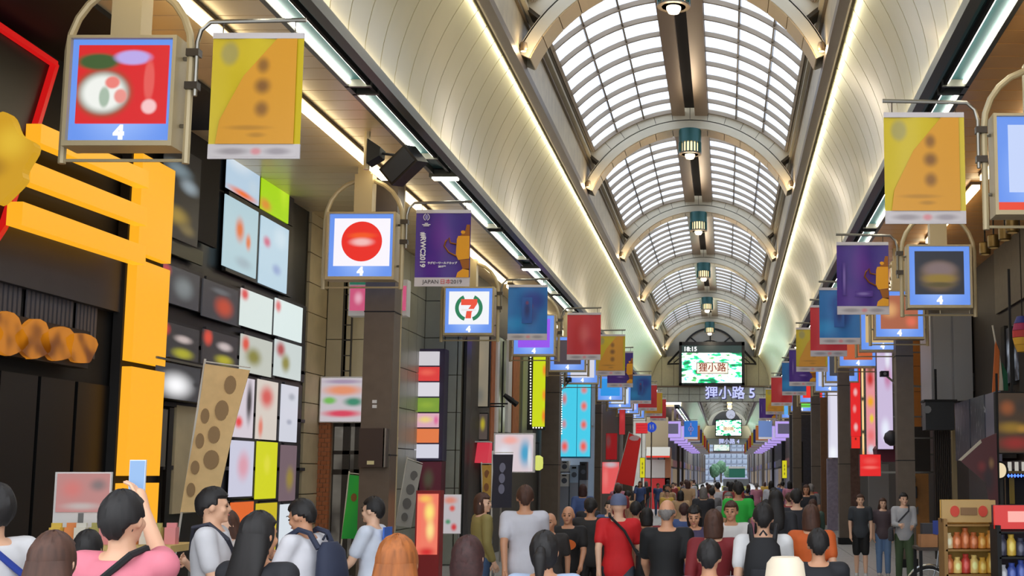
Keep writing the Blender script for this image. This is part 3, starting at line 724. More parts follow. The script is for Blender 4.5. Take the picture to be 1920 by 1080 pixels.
# ---------------- dark shop with screens and lit cards
w2 = sroot('wall_left')
MB().box(XL-.4, XL-.06, 17.4, 23.1, 0, 7.2).build('wall_core', BLACK, w2)
xbox('grey_panel', 302, 376, 472, 499, XL, .04, mat('olive_grey', (92,94,78), .5), w2)
xbox('stone_panel', 322, 372, 765, 960, XL, .04, STONE, w2); xbox('black_door', 306, 320, 765, 985, XL, .05, BLACK, w2)
xbox('steel_post', 288, 304, 768, 875, XL, .08, mat('brushed_grey', (120,118,108), .35, .5), w2)
for y in (700, 790, 880):
    xbox('rail_dark', 302, 569, y-3, y+3, XL, .03, DGREY, w2)
t = xthing('dark_text_board', 'dark board with blurred pale and yellow writing, next to the yellow column', 'sign board', 302, 380, 300, 468, XL)
xbox('panel', 302, 408, 268, 470, XL+.02, .06, BLACKM, t)
xprint('print', t, 303, 378, 300, 468, XL+.09, .01, (24,24,26), [(-.1,.25,.42,.1,(120,140,150)),(.2,.12,.3,.1,(150,166,176)),(-.1,-.25,.4,.12,(160,134,50)),(.2,-.36,.25,.08,(120,104,60))], 'dark_text_print', lit=True, s=.8, edge=.1)
t = xthing('wall_screen', 'upper wall screen half pale blue and half lime green, above the twin pale screen', 'screen', 424, 547, 283, 425, XL)
xbox('housing', 422, 549, 281, 428, XL-.02, .06, BLACK, t)
xprint('picture_half', t, 425, 489, 300, 388, XL+.06, .02, (182,206,226), [(-.2,.2,.5,.3,(214,226,236)),(0,-.45,.5,.1,(236,110,50)),(.3,-.2,.2,.2,(190,210,225))], 'screen_sky', s=.95, edge=.1)
xprint('picture_half', t, 491, 546, 284, 423, XL+.06, .02, (168,214,16), [(-.2,.2,.25,.25,(120,170,10)),(.3,-.1,.2,.3,(190,226,40)),(-.35,-.42,.25,.1,(220,140,50))], 'screen_lime', s=.95, edge=.1)
t = xthing('wall_screen', 'lower wall screen of two pale blue halves with an orange blob, below the lime one', 'screen', 418, 543, 430, 556, XL)
xbox('housing', 416, 545, 428, 560, XL-.02, .06, BLACK, t)
xprint('picture_half', t, 419, 485, 398, 525, XL+.06, .02, (176,204,214), [(-.05,.1,.16,.2,(220,110,50)),(.22,-.02,.1,.14,(222,120,70)),(.1,-.35,.3,.1,(160,180,190))], 'screen_orange_blob', s=.95, edge=.15)
xprint('picture_half', t, 487, 542, 432, 553, XL+.06, .02, (186,212,228), [(-.28,.15,.16,.1,(206,110,140)),(.1,-.2,.2,.1,(150,170,210)),(.2,.3,.3,.2,(204,224,236))], 'screen_pink_blob', s=.95, edge=.15)
cards = [
 (297,375,518,585,'charcoal lit card with a grey figure, top row by the yellow column',(62,62,66),[(-.35,.35,.14,.2,(190,60,70)),(.1,0,.28,.35,(120,128,130))]),
 (379,447,546,612,'charcoal lit card with a rust red square, top row',(58,58,62),[(.1,-.1,.3,.32,(190,70,44)),(0,.3,.3,.1,(96,100,104))]),
 (451,512,562,628,'pale lit card with a red corner, third in the top row',(222,234,230),[(-.4,.36,.14,.2,(220,80,80))]),
 (515,568,578,644,'pale lit card with a pink corner, last in the top row by the stone wall',(226,240,238),[(-.4,.3,.12,.2,(226,120,120))]),
 (296,374,620,690,'dark card with a pale and yellow block, second row by the yellow column',(50,48,50),[(-.35,.32,.14,.18,(196,60,50)),(.1,.15,.25,.12,(196,180,176)),(.1,-.22,.3,.16,(172,168,40))]),
 (379,446,634,700,'dark card with a red tab and yellow block, second row',(52,48,50),[(-.36,.3,.14,.25,(220,74,54)),(.12,.15,.25,.14,(200,186,184)),(.12,-.22,.3,.16,(176,168,36))]),
 (451,511,642,708,'half pale card with an olive blotch, second row',(196,200,190),[(-.36,.25,.14,.25,(222,84,64)),(-.1,-.05,.3,.3,(136,132,60))]),
 (515,566,650,715,'pale card with a brown yellow blotch, last in the second row',(206,216,214),[(-.3,.25,.2,.25,(180,80,80)),(-.1,-.1,.2,.3,(146,140,70))]),
 (430,478,712,822,'white and red lit card beside the beige flag, first of the lower block',(216,206,216),[(-.1,-.25,.2,.12,(230,70,70)),(.3,.1,.15,.4,(60,56,60))]),
 (482,522,718,826,'lit card red above and cream below, middle of the lower block',(216,206,196),[(-.05,.22,.4,.22,(214,90,84)),(-.3,-.3,.14,.2,(226,130,110))]),
 (527,560,726,830,'white lit card with faint grey text, top outer card of the lower block',(212,214,226),[(.1,.3,.25,.08,(170,174,186)),(0,-.15,.2,.06,(170,174,190))]),
 (432,477,828,930,'pale violet lit card with pink writing, under the white and red one',(206,206,226),[(.05,.05,.32,.3,(222,160,176))]),
 (481,521,830,934,'solid yellow green lit card in the lower block',(214,216,24),[(0,.1,.2,.2,(226,222,60))]),
 (526,557,836,938,'dim brown violet card with a yellow smear, lower block',(116,96,104),[(.1,-.1,.3,.25,(150,130,60))]),
 (432,476,940,1035,'orange red lit card at the foot of the lower block',(228,104,40),[(0,-.2,.3,.3,(240,140,60))]),
 (480,520,942,1040,'olive yellow lit card at the foot of the lower block',(206,186,30),[(.1,-.1,.3,.3,(150,140,30))]),
 (525,556,944,1046,'white lit card at the foot of the lower block by the stone wall',(220,228,236),[]),
]
for i, (a, b, y0_, y1_, lab, base, bl) in enumerate(cards):
    t = xthing('lit_card', lab, 'light panel', a, b, y0_, y1_, XL, 'lit cards on the dark shop front')
    xbox('frame', a-1, b+1.5, y0_-3, y1_+3, XL-.02, .05, DGREY, t)
    xprint('print', t, a, b, y0_, y1_, XL+.05, .02, base, bl, 'card_print_%d' % i, s=.92, edge=.2)
t = xthing('wall_monitor', 'glossy monitor showing a bright white glare, low by the yellow column', 'screen', 290, 377, 690, 757, XL+.1)
xbox('housing', 288, 378, 687, 760, XL+.0, .2, BLACK, t); xbox('top_strip', 288, 378, 686, 690, XL+.2, .04, mat('brushed_grey', (120,118,108)), t)
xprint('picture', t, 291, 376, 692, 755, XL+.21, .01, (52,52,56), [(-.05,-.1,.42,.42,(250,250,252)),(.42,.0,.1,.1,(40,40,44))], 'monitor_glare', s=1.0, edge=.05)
# ---------------- leaning banner flags on poles
def nobori(px_top, py_top, px_tr, py_tr, px_br, py_br, px_bl, py_bl, Y, label, m, blots=None, blotm=None, pole=True):
    q = [pay(px_top, py_top, Y), pay(px_tr, py_tr, Y), pay(px_br, py_br, Y), pay(px_bl, py_bl, Y)]
    d = Vector((q[3][0]-q[0][0], 0, q[3][1]-q[0][1])); zb = q[3][1]
    k = q[0][1]/max(.05, q[0][1]-q[3][1]); bx = q[0][0]+d.x*k
    t = thing('banner_flag', label, 'flag', (bx, Y, 0))
    o = (bx, 0)
    mb = MB(); n = 6
    for i in range(n+1):
        f = i/n
        l = (q[0][0]+(q[3][0]-q[0][0])*f-bx, q[0][1]+(q[3][1]-q[0][1])*f); r = (q[1][0]+(q[2][0]-q[1][0])*f-bx, q[1][1]+(q[2][1]-q[1][1])*f)
        for j in range(5):
            g = j/4; y = .03*math.sin(f*5+g*3)
            mb.v.append((l[0]+(r[0]-l[0])*g, y, l[1]+(r[1]-l[1])*g))
    for i in range(n):
        for j in range(4): a = i*5+j; mb.f.append((a, a+1, a+6, a+5))
    nv = len(mb.v); mb.v += [(x, y+.012, z) for x, y, z in mb.v]; mb.f += [tuple(v+nv for v in f[::-1]) for f in mb.f]
    rim = [i*5 for i in range(n+1)]+[n*5+j for j in range(1,5)]+[i*5+4 for i in range(n-1,-1,-1)]+[j for j in range(3,0,-1)]
    for i in range(len(rim)): a, b = rim[i], rim[(i+1) % len(rim)]; mb.f.append((a, b, b+nv, a+nv))
    mb.smooth = True
    mb.build('cloth', m, t)
    if blots:
        for f, g, rx, rz in blots:
            l = (q[0][0]+(q[3][0]-q[0][0])*f-bx, q[0][1]+(q[3][1]-q[0][1])*f); r = (q[1][0]+(q[2][0]-q[1][0])*f-bx, q[1][1]+(q[2][1]-q[1][1])*f)
            y = .03*math.sin(f*5+g*3)
            MB().plate(ellipse(0, 0, rx, rz, 16), -.012, -.006).build('soft_character', blotm, t, (l[0]+(r[0]-l[0])*g, y-.004, l[1]+(r[1]-l[1])*g))
    MB().tube([(0,.03,0),(q[0][0]-bx-.01,.03,q[0][1]+.06)], .014, 6).build('pole', mat('pole_white', (214,210,200), .4), t)
    MB().tube([(q[0][0]-bx-.02,.02,q[0][1]+.03),(q[1][0]-bx,.02,q[1][1]+.03)], .008, 5).build('cross_arm', mat('pole_white', (214,210,200)), t)
    MB().lathe([(.2,0),(.2,.04),(.16,.1),(.03,.12)], k=14).build('foot', GREY, t)
    return t
nobori(384,682,468,694,400,960,340,960, 15.0, 'tall beige banner flag with dark blurred characters, leaning before the lit cards', mat('flag_beige', (238,200,140), .7, noise=.05), [(.12,.65,.07,.11),(.30,.6,.08,.12),(.47,.55,.07,.1),(.64,.62,.09,.11),(.35,.2,.05,.09),(.52,.2,.05,.09),(.7,.22,.05,.08),(.85,.22,.05,.08)], mat('flag_ink', (160,128,88), .7))
nobori(655,890,681,893,672,1010,641,1010, 22.0, 'green leaning flag at the foot of the first brown pillar', mat('flag_green', (40,190,74), .6), [(.35,.5,.05,.07)], mat('flag_rust', (140,96,50), .7))
nobori(764,862,792,872,770,990,742,985, 24.0, 'pale grey leaning flag with dark blurred characters, below the coloured box sign', mat('flag_grey', (176,174,168), .6), [(.2,.6,.07,.09),(.42,.55,.08,.1),(.64,.5,.08,.1),(.85,.5,.06,.08)], mat('flag_ink_grey', (110,108,106), .7))
nobori(1180,812,1202,822,1188,912,1155,905, 50.0, 'bright red leaning flag with a white head band, near the pink poster', mat('flag_red', (250,40,34), .6), [(.05,.5,.22,.10)], mat('flag_pink_white', (226,180,180), .7))
nobori(924,852,962,852,958,952,922,952, 21.0, 'navy black upright flag with pale writing, before the red awning shop', mat('flag_navy', (40,38,52), .7), [(.25,.5,.05,.08),(.45,.5,.05,.08),(.65,.5,.05,.08)], mat('flag_pale_ink', (120,120,140), .7))
# ---------------- stone corner, convenience shop
w3 = sroot('wall_left')
MB().box(XL-.4, XL-.05, 23.1, 24.3, 0, 7.2).build('wall_core', CREAMB, w3)
me = MB().box(XL-.05, XL, -.54, .54, .008, .542).mesh('stone_block', STONE)
for k in range(13): put('stone_block', me, w3, (0, 23.68, .55*k))
me = MB().box(-.21,.21,-.03,.0,.008,.542).mesh('stone_block', STONE)
w4 = sroot('wall_left')
x4, _, _, _ = fr(693, 700, 400, 500, 24.25); 
MB().box(XL-.4, x4, 24.3, 24.6, 0, 7.2).build('wall_core', CREAMB, w4)
for a, b in ((XL, XL+.36), (XL+.37, x4-.42), (x4-.41, x4)):
    for z0, z1 in ((2.95,4.55),(4.56,6.1),(6.11,6.78)): MB().box(a+.005, b-.005, 24.25, 24.3, z0+.005, z1).build('wall_panel', STONEB, w4)
dk = mat('door_frame_dark', (58,52,46), .4, .4)
fbox('shop_glass', 614, 690, 795, 1045, 24.27, .02, blur('shop_inside', [(.35,(60,54,48)),(.6,(120,114,104)),(.75,(170,164,156))], 1.5, .5, detail=3), w4)
for a, b, c, d_ in ((613,617,792,1050),(644,648,792,1050),(666,670,792,1050),(613,690,792,800),(613,690,880,890),(613,690,845,852)): fbox('door_frame', a, b, c, d_, 24.2, .06, dk, w4)
pier = tag(sroot('trim_brick_pier', (pay(600,900,24.0)[0], 24.0, 0)), None, None)
BRICK = mat('orange_brick', (176,104,62), .7, noise=.15, nscale=6)
x0, x1, z0, z1 = fr(588, 613, 778, 1000, 24.0); pw = x1-x0
MB().box(-pw/2+.01, pw/2-.01, .02, .25, 0, z1).build('mortar_core', mat('mortar', (150,124,100), .8), pier)
bm_ = MB().box(-pw/6+.005, pw/6-.005, 0, .1, .004, .079).mesh('brick', BRICK); bh_ = MB().box(-pw/12+.004, pw/12-.004, 0, .1, .004, .079).mesh('brick_half', BRICK)
k = 0; z = .6
while z < z1-.05:
    if k % 2 == 0:
        for j in (-1,0,1): put('brick', bm_, pier, (j*pw/3, 0, z))
    else:
        put('brick', bh_, pier, (-pw/2+pw/12, 0, z)); put('brick', bm_, pier, (-pw/6, 0, z)); put('brick', bm_, pier, (pw/6, 0, z)); put('brick', bh_, pier, (pw/2-pw/12, 0, z))
    k += 1; z += .083
t = fthing('shop_sign', 'white shop sign with orange, green and red stripes, over the brick pier', 'sign', 601, 684, 706, 792, 23.9)
fbox('box', 601, 684, 706, 792, 23.9, .3, WHITE, t)
fprint('face', t, 603, 682, 709, 790, 23.88, (206,198,204), [(0,.22,.5,.14,(236,150,110)),(-.3,-.02,.18,.1,(120,190,90)),(.25,-.05,.25,.12,(60,140,110)),(0,-.32,.5,.1,(222,70,96)),(0,.42,.5,.06,(170,150,176))], 'stripe_shop_face', s=.85, edge=.3)
t = fthing('projecting_sign', 'white projecting sign with green stripe and pink square, behind the first brown pillar', 'sign', 655, 762, 526, 592, 22.3)
fbox('box', 655, 762, 524, 592, 22.3, .25, WHITE, t)
for a, b, key in ((657,687,'p1'),(738,760,'p2')): fprint('face', t, a, b, 536, 582, 22.28, (206,84,124), [(0,0,.3,.3,(236,170,190))], 'pink_face_'+key, s=.9, edge=.1)
fbox('green_stripe', 656, 688, 527, 533, 22.28, .02, glow((30,110,84), .8), t)
MB().bar((.3,.0,.3),(.42,-1.40,.3),.05).build('bracket', STEEL, t)
lad = thing('wall_ladder', 'thin dark ladder fixed up the beige wall beside the first pillar', 'ladder', (pay(657,500,24.1)[0], 24.08, 3.2))
for sx in (-.08, .08): MB().box(sx-.012, sx+.012, -.05, .0, .3, 3.6).build('rail', dk, lad)
me = MB().box(-.08,.08,-.04,-.02,-.01,.01).mesh('rung', dk)
for k in range(11): put('rung', me, lad, (0,0,.45+.29*k))
for zz in (.5, 3.4): MB().box(-.1,.1,-.02,.2,zz-.02,zz+.02).build('stay', dk, lad)
# pillar fittings
t = fthing('meter_box', 'dark brown steel meter box on the first brown pillar', 'box', 676, 719, 804, 876, 20.36)
fbox('box', 674, 719, 803, 876, 20.28, .2, mat('meter_brown', (66,52,46), .35, .3), t); fbox('side_trim', 719, 722, 803, 876, 20.28, .2, STEEL, t); fbox('label', 688, 701, 864, 871, 20.27, .012, mat('label_cream', (226,214,160)), t)
t = fthing('pillar_sticker', 'two small white stickers on the first brown pillar above the meter box', 'sticker', 698, 706, 750, 766, 20.44)
for y in (750, 759): fbox('sticker', 698, 706, y, y+6, 20.44, .02, WHITE, t)
t = fthing('side_pipe', 'pale vertical conduit beside the first brown pillar', 'pipe', 741, 747, 560, 1000, 20.9)
_x = pay(745, 800, 20.9)[0]; MB().tube([(0,.0,-t.location.z),(0,0,6.8-t.location.z)], .035, 8).build('conduit', BEIGE, t)
for zz in (1.5, 4.): MB().box(-.16,.03,-.03,.05,zz,zz+.05).build('clip', BEIGE, t)
# ---------------- grey tiled building with the stack of colour boxes
w5 = sroot('wall_left')
X5 = x4
MB().box(X5-.4, X5-.05, 24.6, 29.05, 0, 7.2).build('wall_core', CREAMB, w5)
me = MB().box(X5-.05, X5, -.36, .36, .008, .84).mesh('stone_block', TILEG)
for i in range(6):
    for k in range(8): put('stone_block', me, w5, (0, 24.98+i*.735, .85*k))
x0, x1, _, _ = fr(770, 866, 600, 700, 29.1)
MB().box(X5-.4, x1, 29.1, 29.5, 0, 7.2).build('wall_core', CREAMB, w5)
for k in range(8):
    for a, b in ((X5, x1-.4), (x1-.385, x1-.1), (x1-.085, x1)): MB().box(a+.006, b-.006, 29.04, 29.1, .85*k+.008, .85*k+.84).build('tile', TILEG, w5)
t = fthing('colour_box_sign', 'tall sign of seven stacked light boxes, white, red, green and orange, in violet frame', 'sign', 776, 829, 655, 864, 28.6)
fbox('frame', 776, 829, 654, 864, 28.6, .42, mat('violet_frame', (58,48,78), .4), t)
for i, (c, bl) in enumerate((((214,210,216),[]),((226,64,62),[(0,.1,.4,.3,(240,100,84))]),((226,222,230),[]),((126,160,56),[(0,0,.4,.3,(146,176,60))]),((226,176,190),[(-.05,.05,.35,.3,(240,214,130)),(.4,0,.12,.4,(226,110,160))]),((232,126,72),[]),((216,216,230),[]))):
    y = 659+i*29
    fprint('light_box', t, 779-i*.4, 823-i*.3, y, y+26, 28.55, c, bl, 'stack_box_%d' % i, dep=.06, edge=.1)
fbox('lamp_arm', 737, 778, 828, 833, 28.4, .04, STEEL, t)
# row of narrow shops towards the second pillar
w6 = sroot('wall_left')
MB().box(-6.4, -5.98, 29.5, 47, 0, 7.2).build('wall_core', mat('wall_brown_grey', (70,66,60), .6, noise=.1), w6)
xbox('black_strip', 867, 880, 640, 1000, -5.98, .06, BLACK, w6)
xbox('brick_strip', 919, 928, 640, 830, -5.98, .03, BRICK, w6); xbox('brick_strip', 960, 974, 640, 830, -5.98, .03, BRICK, w6)
xbox('grey_strip', 978, 1000, 640, 870, -5.98, .03, mat('sage_grey', (136,142,122), .5), w6)
wn = sroot('window_2'); 
for a, b in ((926,932),(948,956)): xbox('window_frame', a, b, 640, 812, -5.98, .08, WHITE, wn)
xbox('window_pane', 932, 948, 640, 812, -5.98, .03, blur('pane_olive', [(.35,(70,72,50)),(.5,(120,124,90)),(.7,(190,196,180))], 1.4, .6, detail=4), wn)
xbox('window_mullion', 940, 942, 640, 812, -5.96, .05, BLACKM, wn)
for i, (y, lab) in enumerate(((680,'topmost small red and white lamp on the black strip beside the grey tiles'),(753,'middle small red and white lamp on the black strip beside the grey tiles'),(825,'lowest small red and white lamp on the black strip beside the grey tiles'))):
    x, z = pay(873, y, 30.0); t = thing('strip_lamp', lab, 'lamp', (x+.02, 30.0, z), 'small lamps on the black strip')
    MB().lathe([(.03,-.05),(.07,-.03),(.07,.04),(.03,.06)], k=10).build('shade', mat('lamp_rust', (120,40,24), .5), t); MB().lathe([(.005,-.07),(.035,-.05)], k=8).build('bulb', BULB, t); MB().bar((0,0,.02),(-.2,.1,.05),.02).build('arm', BLACKM, t)
t = fthing('hanging_board', 'tall beige grey blurred board hanging between brick strips', 'sign board', 880, 916, 626, 764, 31)
fbox('panel', 879, 917, 624, 764, 31, .12, BLACKM, t); fprint('print', t, 881, 914, 630, 762, 30.98, (150,140,120), [(0,.2,.4,.25,(164,150,126)),(0,-.35,.4,.15,(120,118,110))], 'tall_beige_print', lit=True, s=.75, edge=.1)
t = fthing('lamp_arm', 'pair of black pipe arms with two spotlights over the small shop signs', 'lamp', 880, 958, 745, 770, 31.5)
for a, b, y in ((884,952,757),(897,946,762)):
    xa, za = pay(a, y, 31.5); xb, zb = pay(b, y, 31.5); o = t.location
    MB().tube([(xa-o.x,0,za-o.z-.2),(xa-o.x,0,za-o.z-.03),(xa-o.x+.06,0,za-o.z),(xb-o.x,0,zb-o.z)], .018, 6).build('pipe', BLACKM, t)
for a, y in ((953,748),(962,755)):
    xa, za = pay(a, y, 31.5); o = t.location; MB().tube([(xa-o.x-.1,0,za-o.z+.1),(xa-o.x+.1,0,za-o.z-.05)], [.05,.075], 8).build('spot_head', BLACKM, t)
t = fthing('round_sign', 'dim blurred sign with pale disc and yellow patch, under the pipe arms', 'sign', 874, 914, 775, 826, 31.2)
fbox('box', 874, 914, 774, 826, 31.2, .12, BLACKM, t); fprint('face', t, 875, 913, 776, 824, 31.18, (84,72,66), [(-.15,-.1,.25,.3,(170,166,176)),(.28,.1,.14,.3,(184,168,40))], 'dim_round_face', s=.85, edge=.1)
t = fthing('shop_awning', 'small crimson awning sign over a black doorway', 'awning', 873, 918, 830, 868, 31.0)
x0, x1, z0, z1 = fr(873, 918, 830, 868, 31.0); o = t.location
MB().plate_x([(-.3,0),(.3,0),(.3,z1-z0),(0,z1-z0)], x0-o.x, x1-o.x).build('canopy', soft('crimson', (216,56,74), [], s=.8), t); MB().box(x0-o.x, x1-o.x, -.3, .3, z1-z0, z1-z0+.03).build('top_rail', WHITE, t)
fbox('black_doorway', 876, 914, 868, 1000, 31.4, .2, BLACK, w6)
t = fthing('cyan_sign_board', 'white framed sign with pale disc, pink corner and cyan side, above the navy flag', 'sign', 927, 1001, 815, 886, 30)
fbox('box', 926, 1001, 812, 886, 30, .2, WHITE, t); fprint('face', t, 929, 998, 815, 884, 29.98, (216,200,206), [(-.25,-.1,.25,.35,(226,226,236)),(-.1,.35,.25,.14,(240,170,160)),(.3,.0,.18,.42,(70,160,200)),(.42,-.1,.06,.4,(214,220,226))], 'cyan_board_face', s=.95, edge=.2)
MB().bar((-.3,.1,0),(-.3,.1,-t.location.z),.04).build('post', STEEL, t)
t = fthing('bulb_sign', 'lime yellow vertical sign edged with white bulbs, before the second pillar', 'sign', 993, 1019, 668, 806, 38.5)
fbox('box', 990, 1022, 664, 806, 38.5, .2, BLACKM, t); fprint('face', t, 1000, 1021, 668, 800, 38.48, (200,214,14), [(.42,.3,.2,.1,(240,130,40)),(.42,-.05,.2,.1,(240,140,40)),(.42,-.35,.2,.12,(236,120,40))], 'lime_face', s=1.0, edge=.1)
BU = MB().lathe([(.004,-.02),(.019,-.01),(.02,.01),(.004,.02)], k=8).mesh('bulb', glow((255,250,235), 3.0))
o = t.location
for k in range(24):
    x, z = pay(995, 670+k*5.4, 38.46); put('bulb', BU, t, (x-o.x, -.05, z-o.z))
for k in range(4):
    x, z = pay(1000+k*5.4, 802, 38.46); put('bulb', BU, t, (x-o.x, -.05, z-o.z))
t = fthing('small_lantern', 'small pale lime lantern below the bulb-edged sign', 'lantern', 1000, 1018, 854, 882, 38)
x0, x1, z0, z1 = fr(1000, 1018, 854, 882, 38); MB().lathe([(.05,0),(.14,.06),(.15,.22),(.14,.38),(.05,.44)], k=14).build('shade', glow((214,220,110), .95), t); MB().tube([(0,0,.44),(0,0,.8)], .01, 5).build('cord', BLACKM, t); MB().bar((.03,0,.8),(-.7,0,.8),.03).build('bracket', BLACKM, t)
# cyan boards beyond the second pillar, machines below
w7 = sroot('wall_left')
fbox('back_wall', 1046, 1112, 690, 1000, 48, .2, mat('wall_pale_blue', (150,166,186), .6), w7)
MB().box(-6.6, -5.6, 48.2, 71.5, 0, 7.2).build('wall_core', mat('wall_dark_brown', (64,52,46), .6, noise=.12), w7)
for i, (a, b, lab, bl) in enumerate(((1053,1080,'cyan vertical board with three faded red patches, nearer the second pillar',[(-.3,.3,.2,.1,(210,120,120)),(-.3,-.05,.2,.08,(200,140,150)),(-.25,-.36,.3,.1,(236,92,84))]),(1083,1106,'cyan vertical board with four red round patches, beside the plainer cyan one',[(0,.42,.3,.06,(220,130,130)),(0,.2,.3,.08,(236,110,96)),(0,-.06,.3,.08,(232,104,92)),(0,-.36,.35,.1,(240,96,80))]))):
    t = fthing('cyan_board', lab, 'sign', a, b, 720, 858, 45)
    fbox('box', a-.6, b+.6, 719, 859, 45, .25, mat('cyan_rim', (30,120,150), .4), t); fprint('face', t, a, b, 721, 856, 44.98, (70,206,236), bl, 'cyan_face_%d' % i, s=.95, edge=.1)
    MB().bar((0,.2,1.2),(0,3.0,1.2),.05).build('bracket', STEEL, t)
for i, (a, b, c, d_, lab) in enumerate(((1051,1066,864,884,'white outdoor unit under the plainer cyan board'),(1069,1084,872,905,'pale tall machine between the outdoor units'),(1050,1066,888,912,'lower white outdoor unit with a round fan'),(1087,1100,866,900,'dark framed machine beneath the red-patched cyan board'))):
    t = fthing('outdoor_unit', lab, 'machine', a, b, c, d_, 46.5, 'machines under the cyan boards'); x0, x1, z0, z1 = fr(a, b, c, d_, 46.5); w_ = x1-x0; h_ = z1-z0
    MB().box(-w_/2, w_/2, 0, .5, 0, h_).build('casing', (WHITE, mat('casing_blue', (170,190,214)), WHITE, DGREY)[i], t)
    mb = MB(); mb.tube([(0,-.01,h_*.45+.0),(0,.01,h_*.45)], min(w_,h_)*.32, 14); mb.build('fan', mat('fan_grey', (90,96,110), .5), t); MB().box(-w_*.25,w_*.25,-.015,0,h_*.8,h_*.9).build('vent', BLACKM, t)
    MB().box(-w_/2, w_/2, .02, .48, -z0 if i else -.06, 0).build('stand', mat('stand_grey', (150,154,166)), t)
x, z = pay(1066, 712, 42); t = thing('security_camera', 'small dark security camera on an arm by the second pillar', 'camera', (x, 42, z))
MB().box(-.09,.09,-.14,.14,-.07,.07).build('housing', BLACKM, t); MB().tube([(0,.1,-.05),(-.1,-.2,-.25),(-.26,-.66,-.45)], .025, 6).build('arm', STEEL, t); MB().tube([(0,-.14,0),(0,-.16,0)], .04, 10).build('lens', GREY, t)
bs = thing('bulb_string', 'string of white bulbs running down beside the second brown pillar', 'lights', (pay(1052,700,44.6)[0], 44.6, 3))
pts = []
for k in range(26):
    x, z = pay(1053, 698+k*4.6, 44.6); pts.append((x-bs.location.x, 0, z-3)); put('bulb', BU, bs, pts[-1])
MB().tube([(0,3.45,pts[0][2]+.1)]+[pts[0]]+pts[1:], .008, 5).build('wire', BLACKM, bs)
# red things before the cross street
for a, b, c, d_, Y, lab, base, bl, dep in (
  (1161,1172,768,815,57,'narrow tilted red vertical board, high beyond the third pillar',(176,40,44),[(0,.2,.4,.2,(196,60,60))],.15),
  (1136,1157,812,862,57.5,'dark red box sign beyond the third pillar',(140,14,20),[(-.3,.2,.3,.3,(110,60,60))],.4),
  (1129,1161,866,926,56.5,'salmon pink poster stand with a grey head, beyond the third pillar',(232,92,92),[(0,.42,.5,.12,(196,184,190)),(-.3,0,.2,.4,(240,120,116))],.2)):
    t = fthing('red_board', lab, 'sign board', a, b, c, d_, Y); fbox('box', a, b, c, d_, Y, dep, mat('box_maroon', (84,20,22), .5), t); fprint('face', t, a+.5, b-.5, c+.5, d_-.5, Y-.02, base, bl, 'red_board_%d' % a, s=.9, edge=.1)
    MB().bar((0,.1,0),(0,.1,-t.location.z),.06).build('post', STEEL, t)
t = fthing('slat_sign', 'small sign of four red slats below the far blue signs', 'sign', 1192, 1214, 793, 812, 66)
for k in range(4): fbox('slat', 1192, 1214, 793+k*5, 797+k*5, 66, .12, glow((214,44,50), .9), t)
fbox('back', 1192, 1214, 793, 813, 66.12, .05, WHITE, t); MB().bar((0,.15,0),(0,.15,-t.location.z),.05).build('post', STEEL, t)
t = fthing('road_sign', 'round blue road sign with two white walking figures', 'road sign', 1213, 1230, 793, 810, 68); zc = (pay(1221,801,68)[1]-t.location.z)
MB().plate(ellipse(0, zc, .27, .27, 28), 0, .03).build('disc', glow((24,70,200), .8), t)
for sx in (-.07, .08):
    MB().plate([(sx-.05,zc-.17),(sx-.01,zc-.03),(sx-.05,zc+.05),(sx+.04,zc+.07),(sx+.05,zc-.03),(sx+.03,zc-.17),(sx+.01,zc-.05)], -.01, 0).build('figure', PWHITE, t); MB().plate(ellipse(sx, zc+.11, .035, .035, 10), -.01, 0).build('figure_head', PWHITE, t)
MB().tube([(0,.05,-t.location.z),(0,.05,zc+.3)], .035, 8).build('post', STEEL, t)
t = fthing('corner_kiosk', 'beige kiosk with a steel hood and red edge at the crossing', 'kiosk', 1211, 1256, 780, 915, 76)
for a in ((1211,1252,782,842,.6,'upper_wall',mat('kiosk_beige', (170,152,122), .6)),(1211,1247,862,897,.6,'display_board',mat('kiosk_board', (186,178,172), .6)),(1247,1257,840,955,.8,'side_post',mat('kiosk_brown', (150,96,64), .6)),(1208,1256,896,955,.7,'red_base',mat('kiosk_red', (190,40,40), .5))): fbox(a[5], a[0], a[1], a[2], a[3], 76, a[4], a[6], t)
x0, x1, z0, z1 = fr(1212, 1256, 838, 856, 75.6); o = t.location
MB().plate_x([(-.6,z0-o.z),(.2,z0-o.z),(.2,z1-o.z),(-.2,z1-o.z)], x0-o.x, x1-o.x).build('steel_hood', STEEL, t); MB().box(x0-o.x, x1-o.x, -.64, -.58, z0-o.z-.06, z0-o.z+.04).build('red_edge', glow((232,60,44), .9), t)
for px, py0, py1, Y, lab in ((1204.5,858,896,64,'narrow yellow upright sign beside the kiosk at the crossing'),(1471,863,897,66,'narrow yellow upright sign with black writing, grey duct side of the crossing')):
    t = fthing('yellow_upright_sign', lab, 'sign', px-4.5, px+4.5, py0, py1, Y); fbox('box', px-4.8, px+4.8, py0, py1, Y, .12, BLACKM, t); fprint('face', t, px-4.3, px+4.3, py0+.6, py1-.6, Y-.02, (222,214,30), [(0,.2,.18,.1,(110,104,30)),(0,0,.18,.1,(120,112,30)),(0,-.25,.18,.1,(110,104,30))], 'yellow_upright_%d' % int(px), s=.85, edge=.2)
    MB().bar((0,.06,0),(0,.06,-t.location.z),.05).build('post', STEEL, t)
